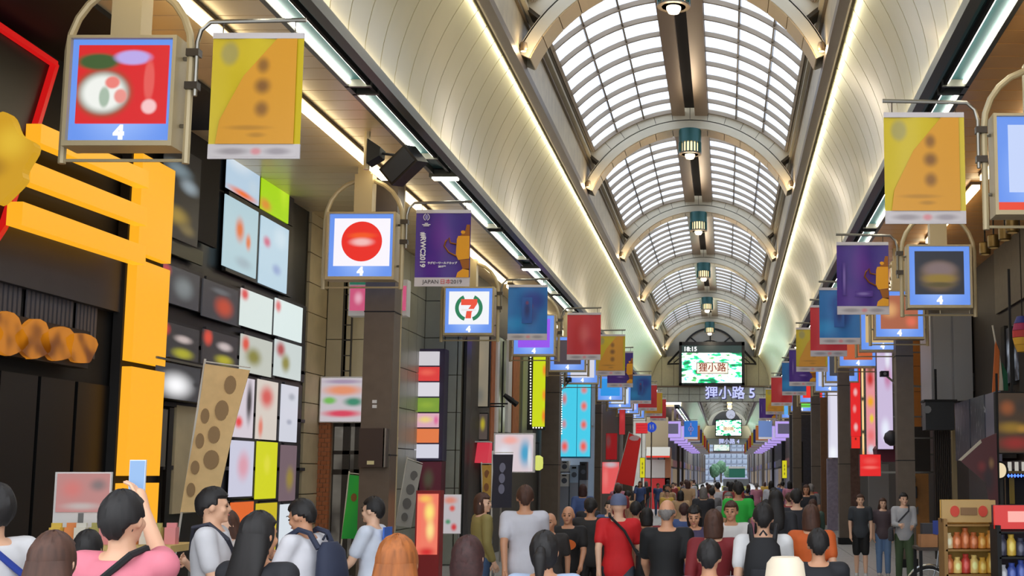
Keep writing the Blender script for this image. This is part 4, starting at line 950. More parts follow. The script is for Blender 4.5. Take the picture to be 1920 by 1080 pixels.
# ---------------- street level: stall by the black shop, standing signs, poster
nobori(903,872,923,872,919,955,905,955, 26.0, 'mustard brown upright flag before the black doorway', mat('flag_mustard', (206,160,70), .7, noise=.1), [(.2,.5,.05,.08),(.5,.5,.05,.08)], mat('flag_mustard_ink', (140,90,50), .7))
t = fthing('market_stall', 'low stall with a pink and white poster over yellow packs, before the black doors', 'stall', 70, 330, 890, 1040, 11.5)
x0, x1, z0, z1 = fr(70, 330, 958, 1040, 11.5); o = t.location; o.z = 0
MB().box(x0-o.x, x1-o.x, -.1, .55, z1-.36, z1-.30).build('table_top', mat('stall_cloth', (206,176,110), .7), t)
MB().box(x0-o.x, x1-o.x, -.12, -.1, .12, z1-.30).build('front_cloth', mat('stall_cloth', (206,176,110)), t)
for q in (x0-o.x+.05, x1-o.x-.05):
    for yy in (.0, .5): MB().box(q-.03, q+.03, yy-.03, yy+.03, 0, z1-.36).build('leg', GREY, t)
fprint('poster', t, 108, 201, 888, 960, 11.9, (214,150,146), [(-.2,.1,.25,.3,(236,136,130)),(.3,.2,.2,.2,(150,130,130)),(0,-.35,.45,.12,(216,200,196))], 'stall_poster', lit=True, s=.7, edge=.1)
xa, xb, za, zb = fr(104, 205, 885, 962, 11.92); MB().box(xa-o.x, xb-o.x, .42, .45, za-.2, zb).build('poster_back', WHITE, t); MB().bar(((xa+xb)/2-o.x, .44, z1-.36), ((xa+xb)/2-o.x, .44, za), .05).build('poster_post', GREY, t)
PK = [('yellow',(226,190,80)),('orange',(224,140,80)),('white',(220,214,200)),('olive',(170,160,90)),('pink',(222,140,140))]
for i in range(10):
    nm, c = PK[i % 5]; b = MB().box(-.05,.05,-.04,.04,0,.15); b.box(-.045,.045,-.012,.012,.15,.19)
    tag(put('snack_box', b.mesh('snack_box', mat('box_'+nm, c, .6)), None, (x0+.12+(x1-x0-.24)*i/9, 11.62+.05*(i % 2), z1-.30)), '%s box, %s along the low stall before the black doors' % (nm, ORD[i].replace('nearest','first')), 'box', 'boxes on the low stall')
t = fthing('standing_light_sign', 'glowing red and yellow standing sign at the foot of the colour box sign', 'sign', 782, 820, 922, 1052, 21.5)
x0, x1, z0, z1 = fr(782, 820, 922, 1045, 21.5); o = t.location; o.z = 0
MB().box(x0-o.x-.02, x1-o.x+.02, 0.02, .3, .1, z1+.02).build('casing', mat('sign_red_case', (150,30,30), .5), t)
fprint('face', t, 783, 819, 926, 1040, 21.5, (236,120,96), [(.1,.2,.3,.2,(250,226,120)),(.15,-.1,.25,.2,(250,220,140)),(-.4,.0,.14,.5,(240,110,90)),(0,-.46,.5,.1,(206,40,40)),(-.1,.42,.4,.08,(244,190,90))], 'standing_face', s=1.0, edge=.1)
for q in (-.12, .12): MB().tube([(q,.08,.06),(q,.24,.06)], .06, 10).build('wheel', BLACKM, t)
t = fthing('wall_poster', 'dark maroon poster with a grey green picture below the colour box sign', 'poster', 788, 826, 866, 930, 28.55); fbox('backing', 787, 827, 865, 931, 28.62, .4, mat('poster_maroon_back', (96,44,56), .6), t); fprint('print', t, 788, 826, 866, 930, 28.6, (130,50,72), [(-.1,0,.3,.35,(136,130,104)),(-.1,-.35,.15,.12,(110,70,40))], 'maroon_poster', lit=False, edge=.1)
t = fthing('price_board', 'pale standing board with red dots and a green mark beside the glowing red sign', 'board', 826, 862, 928, 1000, 22.6); o = t.location; zz = o.z; o.z = 0
fprint('print', t, 826, 862, 928, 1000, 22.6, (206,200,204), [(0,.36,.4,.12,(236,150,130)),(.1,.15,.18,.1,(232,90,80)),(-.1,-.2,.16,.08,(90,160,120)),(.2,-.34,.18,.12,(222,60,66))], 'price_print', lit=True, s=.75, edge=.2); fbox('board', 825, 863, 927, 1001, 22.62, .04, WHITE, t)
for q in (-.15,.15): MB().bar((q,.04,0),(q,.04,zz+.1),.03).build('leg', GREY, t)
# ================================================================ the other side: grey duct row
DARKB = mat('dark_brown_wall', (46,38,32), .6, noise=.15, nscale=3)
w8 = sroot('wall_right')
MB().box(XR+.06, XR+.5, 5, 71.5, 0, 7.2).build('wall_core', DARKB, w8)
WGB = mat('wall_grey_brown', (86,80,72), .6, noise=.12)
xbox('upper_wall_panel', 2060, 1862, 430, 592, XR, .05, WGB, w8)
xbox('lower_wall_panel', 2100, 1816, 868, 1000, 5.6, .2, mat('wall_slate_grey', (72,70,74), .5), w8)
wn = sroot('window_3')
xbox('window_pane', 1908, 1884, 618, 720, XR-.02, .02, blur('pane_reflect', [(.4,(40,42,48)),(.55,(120,128,140)),(.7,(190,200,214))], 2.2, .5, detail=5), wn)
for a, b, c, d_ in ((1920,1908,605,740),(1884,1876,614,726),(1898,1895,612,722)): xbox('window_frame', a, b, c, d_, XR-.06, .08, BLACKM, wn)
# duct
dt = fthing('metal_duct', 'large grey sheet metal duct box under the lit sign with the brown panel', 'duct', 1748, 1825, 588, 752, 30)
DUCT = mat('duct_grey', (158,158,158), .45, .3)
fbox('front_panel', 1749, 1786, 589, 751, 30, .05, DUCT, dt); fbox('front_panel', 1786.6, 1825, 589, 751, 30, .05, DUCT, dt)
fbox('edge_strip', 1744, 1749, 589, 752, 30.02, .04, mat('duct_edge', (164,166,168), .4, .3), dt); fbox('side_body', 1744, 1825, 588, 752, 30.05, 1.6, DUCT, dt)
fbox('edge_pipe', 1825, 1833, 570, 740, 30.1, .1, mat('duct_pipe', (140,122,84), .5), dt)
fbox('branch_box', 1826, 1862, 699, 733, 30.1, .8, DUCT, dt); fbox('hanger_strap', 1760, 1763, 380, 588, 30.2, .05, STEEL, dt); fbox('hanger_strap', 1815, 1818, 380, 588, 30.2, .05, STEEL, dt)
fbox('valve_box', 1797, 1822, 742, 756, 30.2, .4, BLACKM, dt)
oc = sroot('trim_orange_column', (pay(1721,800,36)[0], 36, 0))
x0, x1, z0, z1 = fr(1711, 1732, 560, 1000, 36); ow = x1-x0
for z in (0,.72,1.44,2.16,2.88,3.6,4.32,5.04,5.76): MB().box(-ow/2,ow/2,0,.4,z+.006,z+.714).build('wood_panel', mat('orange_wood', (196,124,54), .4, noise=.1, nscale=2), oc)
MB().box(-ow/2+.01,ow/2-.01,.01,.39,0,6.7).build('core', DARKB, oc)
t = fthing('black_sign_box', 'black projecting box with a small lamp on its corner, below the grey duct', 'sign', 1729, 1790, 752, 806, 29)
fbox('box', 1735, 1790, 752, 806, 29, .5, BLACK, t); fbox('top_cap', 1733, 1795, 749, 753, 28.95, .6, BLACKM, t)
x, z = pay(1739, 768, 28.9); o = t.location; MB().tube([(x-o.x,-.1,z-o.z),(x-o.x,.1,z-o.z+.03)], [.09,.05], 10).build('lamp', mat('lamp_grey', (150,150,150), .4), t); MB().bar((0,.3,.5),(0,.3,1.4),.05).build('hanger', BLACKM, t)
sh_ = sroot('door_1')
x0, x1, z0, z1 = fr(1750, 1786, 806, 1000, 31); nrib = 9
for k in range(nrib): MB().box(x0+(x1-x0)*k/nrib+.008, x0+(x1-x0)*(k+1)/nrib-.008, 31-.02, 31.03, 0, z1).build('slat', mat('shutter_brown', (58,48,40), .5, .2), sh_)
MB().box(x0, x1, 31.03, 31.1, 0, z1).build('shutter_back', BLACKM, sh_)
fbox('tan_post', 1785, 1797, 780, 1000, 30.6, .2, mat('tan_post', (166,146,108), .5), w8)
d2 = sroot('door_2')
x0, x1, z0, z1 = fr(1713, 1743, 888, 1000, 34.5); MB().box(x0, x1, 34.5, 34.56, 0, z1).build('leaf', mat('orange_door', (176,122,66), .45, noise=.08), d2); MB().box(x0+.06, x0+.1, 34.44, 34.5, .95, 1.15).build('handle', STEEL, d2)
fbox('door_hood', 1712, 1745, 800, 888, 34.6, .3, DARKB, w8)
for a, b, c, d_ in ((1711,1717,893,905),(1711,1720,912,934)): 
    t = fthing('wall_box', 'small black box fixed beside the orange door, %s one' % ('upper' if c < 900 else 'larger lower'), 'box', a, b, c, d_, 34.2); fbox('box', a, b, c, d_, 34.2, .3, BLACKM, t); fbox('cover', a+1, b-1, c+1, d_-1, 34.18, .02, DGREY, t)
sl = xthing('slate_panel', 'blue grey slate panels with white scratches, between duct and menu board', 'panel', 1872, 1790, 757, 864, 5.4)
SLATE = blur('slate_scratched', [(.40,(70,74,86)),(.64,(88,92,106)),(.69,(190,192,200)),(.72,(86,90,104))], 5, lit=False, detail=2)
[n for n in SLATE.node_tree.nodes if n.type == 'MAPPING'][0].inputs['Scale'].default_value = (1, 3.2, .45)
for a, b, c, d_ in ((1818,1790,757,864),(1846,1819,748,864),(1872,1847,740,866)): xbox('panel', a, b, c, d_, 5.4, .06, SLATE if a < 1850 else mat('slate_pale', (120,120,140), .4), sl)
xbox('bracket', 1872, 1790, 757, 864, 5.46, .35, DARKB, sl)
t = fthing('menu_board', 'hanging board with blurred dark, yellow and red food pictures, near the slate panels', 'sign board', 1866, 1935, 736, 850, 22)
fbox('box', 1866, 1940, 735, 851, 22, .15, BLACKM, t)
fprint('print', t, 1868, 1938, 737, 849, 21.98, (70,54,40), [(-.2,.25,.25,.15,(150,84,46)),(.2,.28,.2,.15,(60,50,44)),(-.1,-.08,.5,.12,(150,116,40)),(0,-.34,.55,.14,(150,44,40)),(.2,-.1,.2,.08,(176,130,50))], 'menu_print', s=.75, edge=.1); MB().bar((0,.07,1),(0,.07,3.2),.04).build('hanger', BLACKM, t)
for i, (x_, y_) in enumerate(((1847,466),(1863,453),(1884,438),(1898,423))):
    x, z = pay(x_, y_, 24.5-i*1.4); t = thing('track_spotlight', 'brass drum spotlight under the dark soffit, %s of four toward the edge' % ('first','second','third','last')[i], 'light', (x, 24.5-i*1.4, z), 'brass spotlights')
    MB().lathe([(.09,-.12),(.11,-.1),(.11,.1),(.09,.12)], k=14).build('drum', mat('brass_dark', (110,88,46), .35, .6), t); MB().lathe([(.01,-.125),(.08,-.12)], k=12).build('lens', glow((150,120,70), .5), t); MB().tube([(0,0,.12),(0,0,6.8-z)], .015, 6).build('stem', BLACKM, t)
fl = thing('furled_flag', 'furled orange, white and green flag on a tilted pole by the window', 'flag', (pay(1874,700,26)[0], 26, pay(1874,700,26)[1]))
o = fl.location
def pl_(px, py): x, z = pay(px, py, 26); return (x-o.x, 0, z-o.z)
for pts, nm, c in (([(1866,640),(1874,660),(1872,740),(1860,744)],'orange_fold',(206,110,50)),([(1873,656),(1878,700),(1880,742),(1872,742)],'white_fold',(206,196,176)),([(1878,680),(1888,700),(1890,740),(1882,738)],'green_fold',(20,90,60))):
    q = [pl_(a, b) for a, b in pts]; MB().plate([(p[0], p[2]) for p in q], -.04, .04).build(nm, mat('flag_'+nm, c, .7), fl)
MB().tube([pl_(1861,610), pl_(1885,745)], .02, 6).build('pole', mat('pole_white', (214,210,200)), fl); MB().tube([pl_(1885,745), (1.2,.4,-.6)], .02, 6).build('bracket', STEEL, fl)
rl = thing('paper_lantern', 'striped blue, red and yellow paper lantern cut off by the picture edge', 'lantern', (pay(1917,625,23)[0], 23, pay(1917,660,23)[1]))
for k, c in enumerate(((236,180,60),(236,180,60),(200,60,60),(170,40,90),(50,60,140))):
    a = [.10,.15,.18,.18,.15,.10][k]; b = [.10,.15,.18,.18,.15,.10][k+1]; MB().lathe([(a,k*.13),(b,(k+1)*.13-.006)], k=16).build('stripe', mat('lantern_%d' % k, c, .6), rl)
MB().tube([(0,0,.64),(0,0,6.8-rl.location.z)], .01, 5).build('cord', BLACKM, rl)
pn = thing('pennant_cloth', 'dark red patterned cloth pennant hanging slanted before the slate panels', 'cloth', (pay(1840,860,20)[0], 20, pay(1840,960,20)[1])); o = pn.location
def pq(px, py): x, z = pay(px, py, 20); return (x-o.x, z-o.z)
MB().plate([pq(1798,862), pq(1836,826), pq(1868,812), pq(1872,962), pq(1858,966), pq(1848,905)], -.02, .02).build('cloth', soft('pennant_print', (84,26,28), [(.1,.5,.12,.3,(50,30,34)),(0,.7,.08,.1,(130,40,40)),(.15,.75,.05,.1,(150,110,70))], lit=False, edge=.1), pn)
MB().plate([pq(1796,863), pq(1838,824), pq(1840,830), pq(1802,864)], -.03, -.02).build('pale_edge', mat('pennant_edge', (190,180,160), .6), pn)
MB().tube([(pq(1869,700)[0],.03,pq(1869,700)[1]),(pq(1872,966)[0],.03,pq(1872,1085)[1]-1.1)], .02, 6).build('pole', BLACKM, pn)
# bar front with blue string light
bf = fthing('bar_cabinet', 'black glass cabinet with a blue light string along its top edge', 'cabinet', 1880, 1945, 886, 1010, 21)
fbox('back', 1880, 1950, 880, 1040, 21.3, .3, BLACKM, bf); fbox('top', 1878, 1950, 883, 888, 20.9, .7, mat('brass_dark', (110,88,46)), bf); fbox('post', 1885, 1889, 888, 1040, 20.9, .08, mat('brass_dark', (110,88,46)), bf)
fbox('curtain', 1893, 1903, 892, 945, 21.1, .05, mat('curtain_olive', (150,126,50), .7), bf)
LEDB = MB().lathe([(.003,-.03),(.025,0),(.003,.03)], k=8).mesh('led', glow((70,110,255), 2.5))
for k in range(9): x, z = pay(1891+k*6, 892, 20.85); put('led', LEDB, bf, (x-bf.location.x, -.15, z-bf.location.z))
for k in range(3):
    fbox('lit_card', 1890+k*13, 1897+k*13, 866, 884, 21.2, .03, glow((200,196,186), .8), bf)
x, z = pay(1873, 882, 20.5); dl = thing('disc_light', 'round cream disc light before the dark bar cabinet', 'light', (x, 20.5, z)); MB().plate(ellipse(0,0,.11,.13,20), -.03, .03).build('disc', glow((236,216,176), .95), dl); MB().plate(ringpts(0,0,.12,.145,0,360,24), -.035, .035).build('rim', BLACKM, dl); MB().tube([(0,.03,0),(.0,.03,-z+.02)], .015, 6).build('post', BLACKM, dl)
# vertical boards between the pillars
def vboard(a, b, c, d_, Y, lab, base, bl, key, rim=(60,56,60), dep=.25, s=.95, hang=True):
    t = fthing('vertical_board', lab, 'sign', a, b, c, d_, Y)
    fbox('box', a-.5, b+.5, c-1, d_+1, Y, dep, mat('rim_%d_%d_%d' % rim, rim, .5), t); fprint('face', t, a, b, c, d_, Y-.02, base, bl, key, s=s, edge=.15)
    _, z1 = pay(a, c, Y); x1 = XR+.06-t.location.x
    for q in (.25, .75): zz = (z1-t.location.z)*q; MB().bar((.1,dep/2,zz),(x1,dep/2,zz),.04).build('bracket', STEEL, t)
    return t
vboard(1643,1675,600,842,34,'tall lilac white board with soft pink marks, beside the nearest brown pillar',(206,190,222),[(-.1,.3,.3,.08,(186,150,196)),(.2,.05,.3,.1,(196,130,170)),(.2,.2,.2,.1,(236,236,250)),(0,-.35,.35,.1,(236,240,255))],'lilac_face',(70,60,76))
vboard(1623,1642,676,852,38,'slim vertical board fading red, yellow, pink and white',(232,150,156),[(0,.42,.5,.1,(120,86,60)),(0,.3,.5,.1,(200,50,44)),(0,.06,.5,.08,(240,170,40)),(.1,-.12,.3,.06,(236,206,50)),(0,-.3,.5,.08,(236,120,120)),(0,-.45,.5,.06,(210,214,226))],'fading_face',(50,44,46))
vboard(1615,1621,690,872,38.6,'narrow warm lit strip sign with black bands, beside the red vertical board',(255,214,150),[(0,.18,.9,.03,(20,16,14)),(0,-.16,.9,.03,(20,16,14)),(0,-.42,.6,.1,(255,150,60))],'warm_strip',(40,30,26))
vboard(1594,1614,676,818,41,'red vertical board with pale soft characters',(230,38,40),[(0,.32,.25,.06,(240,170,170)),(0,.08,.25,.06,(244,180,180)),(-.1,-.14,.22,.06,(240,150,150)),(0,-.38,.25,.06,(240,190,190))],'red_chars',(120,20,24))
vboard(1552,1571,700,858,46,'white lit vertical board with pale lilac shading, behind the second pillar',(226,224,240),[(-.4,0,.2,.5,(200,196,216)),(0,-.45,.5,.1,(246,250,255))],'white_vboard',(90,86,96))
vboard(1535,1541,755,826,56,'thin blue upright sign behind the lit signs, near the brown far pillar',(50,90,190),[],'thin_blue',(30,30,60))
for a, b, c, d_, Y, nm, lab, base, bl in ((1596,1613,818,841,40.7,'red_box_lamp','red box lamp with a dark knob under the red vertical board',(236,44,36),[(0,.3,.15,.15,(80,14,14))]),(1612,1652,852,893,33,'red_light_box','wide red light box hanging low between the first two pillars',(230,36,36),[(0,.2,.4,.2,(240,80,74)),(0,-.1,.45,.1,(246,110,100))])):
    t = fthing(nm, lab, 'lamp', a, b, c, d_, Y); fbox('box', a, b, c, d_, Y, .3, mat('box_maroon', (84,20,22)), t); fprint('face', t, a+.4, b-.4, c+.4, d_-.4, Y-.02, base, bl, nm+'_face', s=.95, edge=.1)
    MB().bar((0,.15,.1),(XR+.06-t.location.x,.15,.1),.05).build('bracket', STEEL, t)
t = fthing('maroon_awning', 'rounded maroon awning at the foot of the lilac board', 'awning', 1641, 1680, 836, 866, 34.5)
x0, x1, z0, z1 = fr(1641, 1682, 836, 866, 34.5); o = t.location; w_ = x1-x0
MB().plate([(w_/2,0),(-w_*.2,0),(-w_*.45,(z1-z0)*.35),(-w_*.5,(z1-z0)*.8),(-w_*.4,z1-z0),(w_/2,z1-z0)], -.3, .5).build('canopy', mat('maroon_cloth', (110,36,56), .6), t); MB().bar((w_/2,.2,.2),(XR+.06-o.x,.2,.2),.05).build('bracket', STEEL, t)
t = fthing('grey_globe_lamp', 'dark grey round lamp against the lilac board', 'lamp', 1662, 1680, 808, 836, 33.2); MB().lathe([(.04,0),(.16,.08),(.2,.2),(.16,.32),(.05,.4)], k=16).build('globe', DGREY, t); MB().bar((0,0,.2),(XR+.06-t.location.x,0,.2),.04).build('arm', STEEL, t)
t = fthing('security_camera', 'dark security camera on an arm before the lilac board', 'camera', 1652, 1664, 696, 706, 32); MB().box(-.1,.1,-.15,.15,0,.13).build('housing', BLACKM, t); MB().tube([(.05,0,.02),(.3,0,-.2),(2.0,.0,-.35)], .03, 6).build('arm', STEEL, t); MB().tube([(0,-.16,.06),(0,-.15,.06)], .04, 10).build('lens', GREY, t)
xbox('brown_wall', 1560, 1500, 700, 900, 5.7, .1, mat('wall_brown', (120,84,60), .6, noise=.1), w8)
fbox('grey_shop_wall', 1628, 1668, 870, 1000, 40, .1, mat('wall_mist', (150,146,144), .6), w8); 
for a, b, c, d_, Y, m_, nm in ((1480,1535,760,1000,64,mat('wall_charcoal',(58,56,64),.6,noise=.15),'far_shop'),(1538,1553,745,1000,52,mat('wall_brown',(120,84,60)),'far_column'),(1573,1614,760,1000,46.6,mat('wall_warm_dark',(110,80,70),.6,noise=.2),'far_shop'),(1551,1572,860,1000,47,mat('wall_lilac_grey',(150,140,156),.6,noise=.2),'far_shop')): fbox(nm, a, b, c, d_, Y, .4, m_, w8)
t = fthing('control_cabinet', 'black upright cabinet with two white dials, far along the grey duct side', 'cabinet', 1486, 1506, 828, 886, 60); fbox('box', 1486, 1506, 828, 905, 60, .4, BLACKM, t); fbox('stand', 1488, 1504, 905, 945, 60.1, .3, BLACKM, t)
for x_ in (1491, 1500): x, z = pay(x_, 835, 59.98); MB().tube([(x-t.location.x,-.03,z-t.location.z),(x-t.location.x,.01,z-t.location.z)], .06, 10).build('dial', WHITE, t)
# display stands of goods in front
def stand(px0, px1, pyt, Y, lab, base, name, rows, head):
    x0, x1, _, z1 = fr(px0, px1, pyt, 1000, Y); t = thing(name, lab, 'shelf', ((x0+x1)/2, Y, 0)); w_ = x1-x0
    fr_m = mat('stand_frame', (150,110,50), .5) if name == 'goods_stand' else BLACKM
    MB().box(-w_/2, w_/2, .3, .36, 0, z1).build('back_panel', mat(name+'_back', base, .6), t)
    for sx in (-1, 1): MB().box(sx*w_/2-.02, sx*w_/2+.02, 0, .36, 0, z1-.2).build('side_panel', fr_m, t)
    for k in range(rows+1): MB().box(-w_/2, w_/2, 0, .34, .12+k*(z1-.4)/rows, .14+k*(z1-.4)/rows).build('shelf_board', fr_m, t)
    MB().box(-w_/2-.02, w_/2+.02, .1, .16, z1-.24, z1).build('header', head, t)
    return t, w_, z1
t, sw_, sz_ = stand(1772, 1868, 938, 14.0, 'yellow goods stand with two red discs on its tan header, beside the grey duct row', (240,190,90), 'goods_stand', 5, mat('header_tan', (200,164,104), .6))
for sx in (-.28, .28): MB().plate(ellipse(sx*sw_*1.0, sz_-.12, .05, .06, 16), .085, .1).build('red_disc', mat('disc_red', (216,70,50), .6), t)
MB().box(-.09,.09,.085,.1,sz_-.16,sz_-.08).build('dark_caption', mat('caption_brown', (140,104,66)), t)
GD = [(232,190,84),(222,150,60),(236,206,120),(200,110,60),(226,176,70),(240,220,170),(196,60,50)]
rnd = random.Random(9)
SNACK = {}
CN = {(232,190,84):'amber',(222,150,60):'orange',(236,206,120):'straw yellow',(200,110,60):'rust',(226,176,70):'gold',(240,220,170):'cream',(196,60,50):'red',(120,170,214):'pale blue',(196,60,60):'crimson',(220,180,70):'yellow',(60,60,80):'dark slate',(200,200,206):'white',(60,80,160):'royal blue'}
def goods(par_t, par_w, top, rows, cols, nm, pal, grp, where):
    cnt = {}
    for r_ in range(rows):
        z = .14+r_*(top-.4)/rows
        if z < .75: continue
        for c in range(cols):
            k = rnd.randrange(len(pal)); h_ = .17+.06*rnd.random()
            key = (nm, k)
            if key not in SNACK:
                b = MB(); b.lathe([(.035,0),(.05,.01),(.052,.12),(.03,.15),(.034,.18)], k=10)
                SNACK[key] = b.mesh('packet', soft('packet_%s_%d' % (nm, k), pal[k], [(0,.08,.03,.04,tuple(min(255,x+50) for x in pal[k]))], lit=False))
            w = {0:'lowest',1:'second',2:'third',3:'fourth',4:'top'}[r_]
            o_ = put(nm, SNACK[key], None, (par_t.location.x-par_w/2+par_w*(c+.5)/cols, par_t.location.y+.1, z)); o_.scale = (1,1,h_/.18)
            tag(o_, '%s packet, %s along the %s shelf of the %s' % (CN[pal[k]], ('first','second','third','fourth','fifth','sixth')[c], ('lowest','lowest','lower','middle','top')[r_], where), 'packet', grp)
goods(t, sw_, sz_, 5, 6, 'snack_packet', GD, 'packets on the yellow stand', 'yellow goods stand')
t2, sw2, sz2 = stand(1872, 1960, 948, 13.2, 'dark goods rack with a glowing red top panel at the picture edge', (70,50,60), 'goods_rack', 5, glow((214,50,46), .9))
MB().box(-.12,.1,.085,.1,sz2-.17,sz2-.06).build('pale_glow', glow((246,170,160), 1), t2)
goods(t2, sw2, sz2, 5, 5, 'boxed_good', [(120,170,214),(196,60,60),(220,180,70),(60,60,80),(200,200,206),(60,80,160)], 'packets on the dark rack', 'dark goods rack')
tb = thing('stall_table', 'small dark stall table with wooden trays, behind the yellow goods stand', 'table', (pay(1755,1000,17.5)[0], 17.5, 0))
MB().box(-.28,.28,-.3,.3,1.0,1.04).build('table_top', mat('table_dark', (64,52,44), .5), tb)
for a in (-.25,.25):
    for b in (-.26,.26): MB().box(a-.02,a+.02,b-.02,b+.02,0,1.0).build('leg', BLACKM, tb)
for i, sx in enumerate((-.13, .14)):
    c = thing('wooden_tray', 'open tan wooden tray on the stall table, %s' % ('one nearer the street' if i == 0 else 'one nearer the yellow stand'), 'tray', (tb.location.x+sx, 17.4, 1.042), 'trays on the stall table')
    TW = mat('tray_wood', (176,122,76), .6, noise=.1)
    MB().box(-.11,.11,-.15,.15,0,.015).build('tray_base', TW, c)
    for q in ((-.11,-.1,-.15,.15),(.1,.11,-.15,.15),(-.1,.1,-.15,-.14),(-.1,.1,.14,.15)): MB().box(*q, .015, .16).build('tray_side', TW, c)
bb = thing('blue_carrier', 'dark carrier box with a blue cover standing on the stall table', 'box', (tb.location.x+.03, 17.68, 1.042)); MB().box(-.2,.2,-.1,.1,0,.3).build('box', DGREY, bb); MB().box(-.06,.12,-.105,-.1,.05,.34).build('blue_cover', mat('blue_cover', (40,64,150), .5), bb)
# bicycle
bk = thing('bicycle', 'parked bicycle of which only the front wheel shows, at the lower edge', 'bicycle', (pay(1742,1090,19.2)[0], 19.2, 0))
RUB = mat('tyre_black', (24,24,26), .7); CHR = mat('chrome_rim', (190,190,186), .2, .9)
for wx in (0, 1.05):
    MB().tube([(wx+.31*math.cos(2*math.pi*k/32), 0, .33+.31*math.sin(2*math.pi*k/32)) for k in range(33)], .022, 8, caps=False).build('tyre', RUB, bk)
    MB().tube([(wx+.283*math.cos(2*math.pi*k/32), 0, .33+.283*math.sin(2*math.pi*k/32)) for k in range(33)], .012, 6, caps=False).build('rim', CHR, bk)
    sp = MB()
    for k in range(16): a = 2*math.pi*k/16; sp.tube([(wx+.02*math.cos(a),0,.33+.02*math.sin(a)),(wx+.28*math.cos(a),0,.33+.28*math.sin(a))], .002, 4)
    sp.tube([(wx,-.04,.33),(wx,.04,.33)], .02, 8); sp.build('spokes', CHR, bk)
    MB().tube([(wx+.35*math.cos(R(20+k*14)), 0, .33+.35*math.sin(R(20+k*14))) for k in range(11)], .018, 6).build('mudguard', CHR, bk)
f_ = MB(); f_.tube([(.0,0,.33),(.12,0,.66),(.16,0,.95)], .016); f_.tube([(.14,0,.8),(.5,0,.3),(.7,0,.85)], .018); f_.tube([(.5,0,.3),(1.05,0,.33),(.66,0,.72)], .014); f_.build('frame', mat('bike_silver', (150,152,156), .3, .6), bk)
MB().tube([(.25,-.26,.98),(.18,-.2,1.02),(.16,0,.96),(.18,.2,1.02),(.25,.26,.98)], .014).build('handlebar', CHR, bk); MB().lathe([(.02,0),(.09,.02),(.08,.06),(.02,.07)], (.72,0,.88), 12).build('saddle', RUB, bk)
# speakers on a drop pole by the disc sign
sp = thing('speaker_pole', 'thin beige drop pole carrying two black loudspeakers, above the red disc sign', 'speaker', (pay(689,260,17.6)[0], 17.6, pay(689,318,17.6)[1])); o = sp.location
MB().tube([(0,0,0),(0,0,6.8-o.z)], .045, 8).build('pole', BEIGE, sp)
def sq(px, py, dy=0): x, z = pay(px, py, 17.6); return Vector((x-o.x, dy, z-o.z))
MB().plate([(sq(694,264).x,sq(694,264).z),(sq(718,280).x,sq(718,280).z),(sq(716,296).x,sq(716,296).z),(sq(692,310).x,sq(692,310).z)], -.14, .14).build('small_speaker', BLACKM, sp)
c = sq(757, 311); mb = MB().box(-.26,.26,-.17,.17,-.15,.15); me = mb.mesh('large_speaker', BLACK)
so_ = put('large_speaker', me, sp, tuple(c), (R(12), R(-38), R(-20)))
MB().box(-.23,.23,-.18,-.17,-.12,.12).build('speaker_grille', mat('grille_grey', (40,40,42), .8), so_)
MB().tube([tuple(sq(716,288)), tuple(sq(742,291)), tuple(c)], .02, 6).build('arm', BLACKM, sp); MB().tube([tuple(sq(684,268)), (0,0,sq(684,268).z), (0,0,sq(684,300).z)], .02, 6).build('clamp', BLACKM, sp)
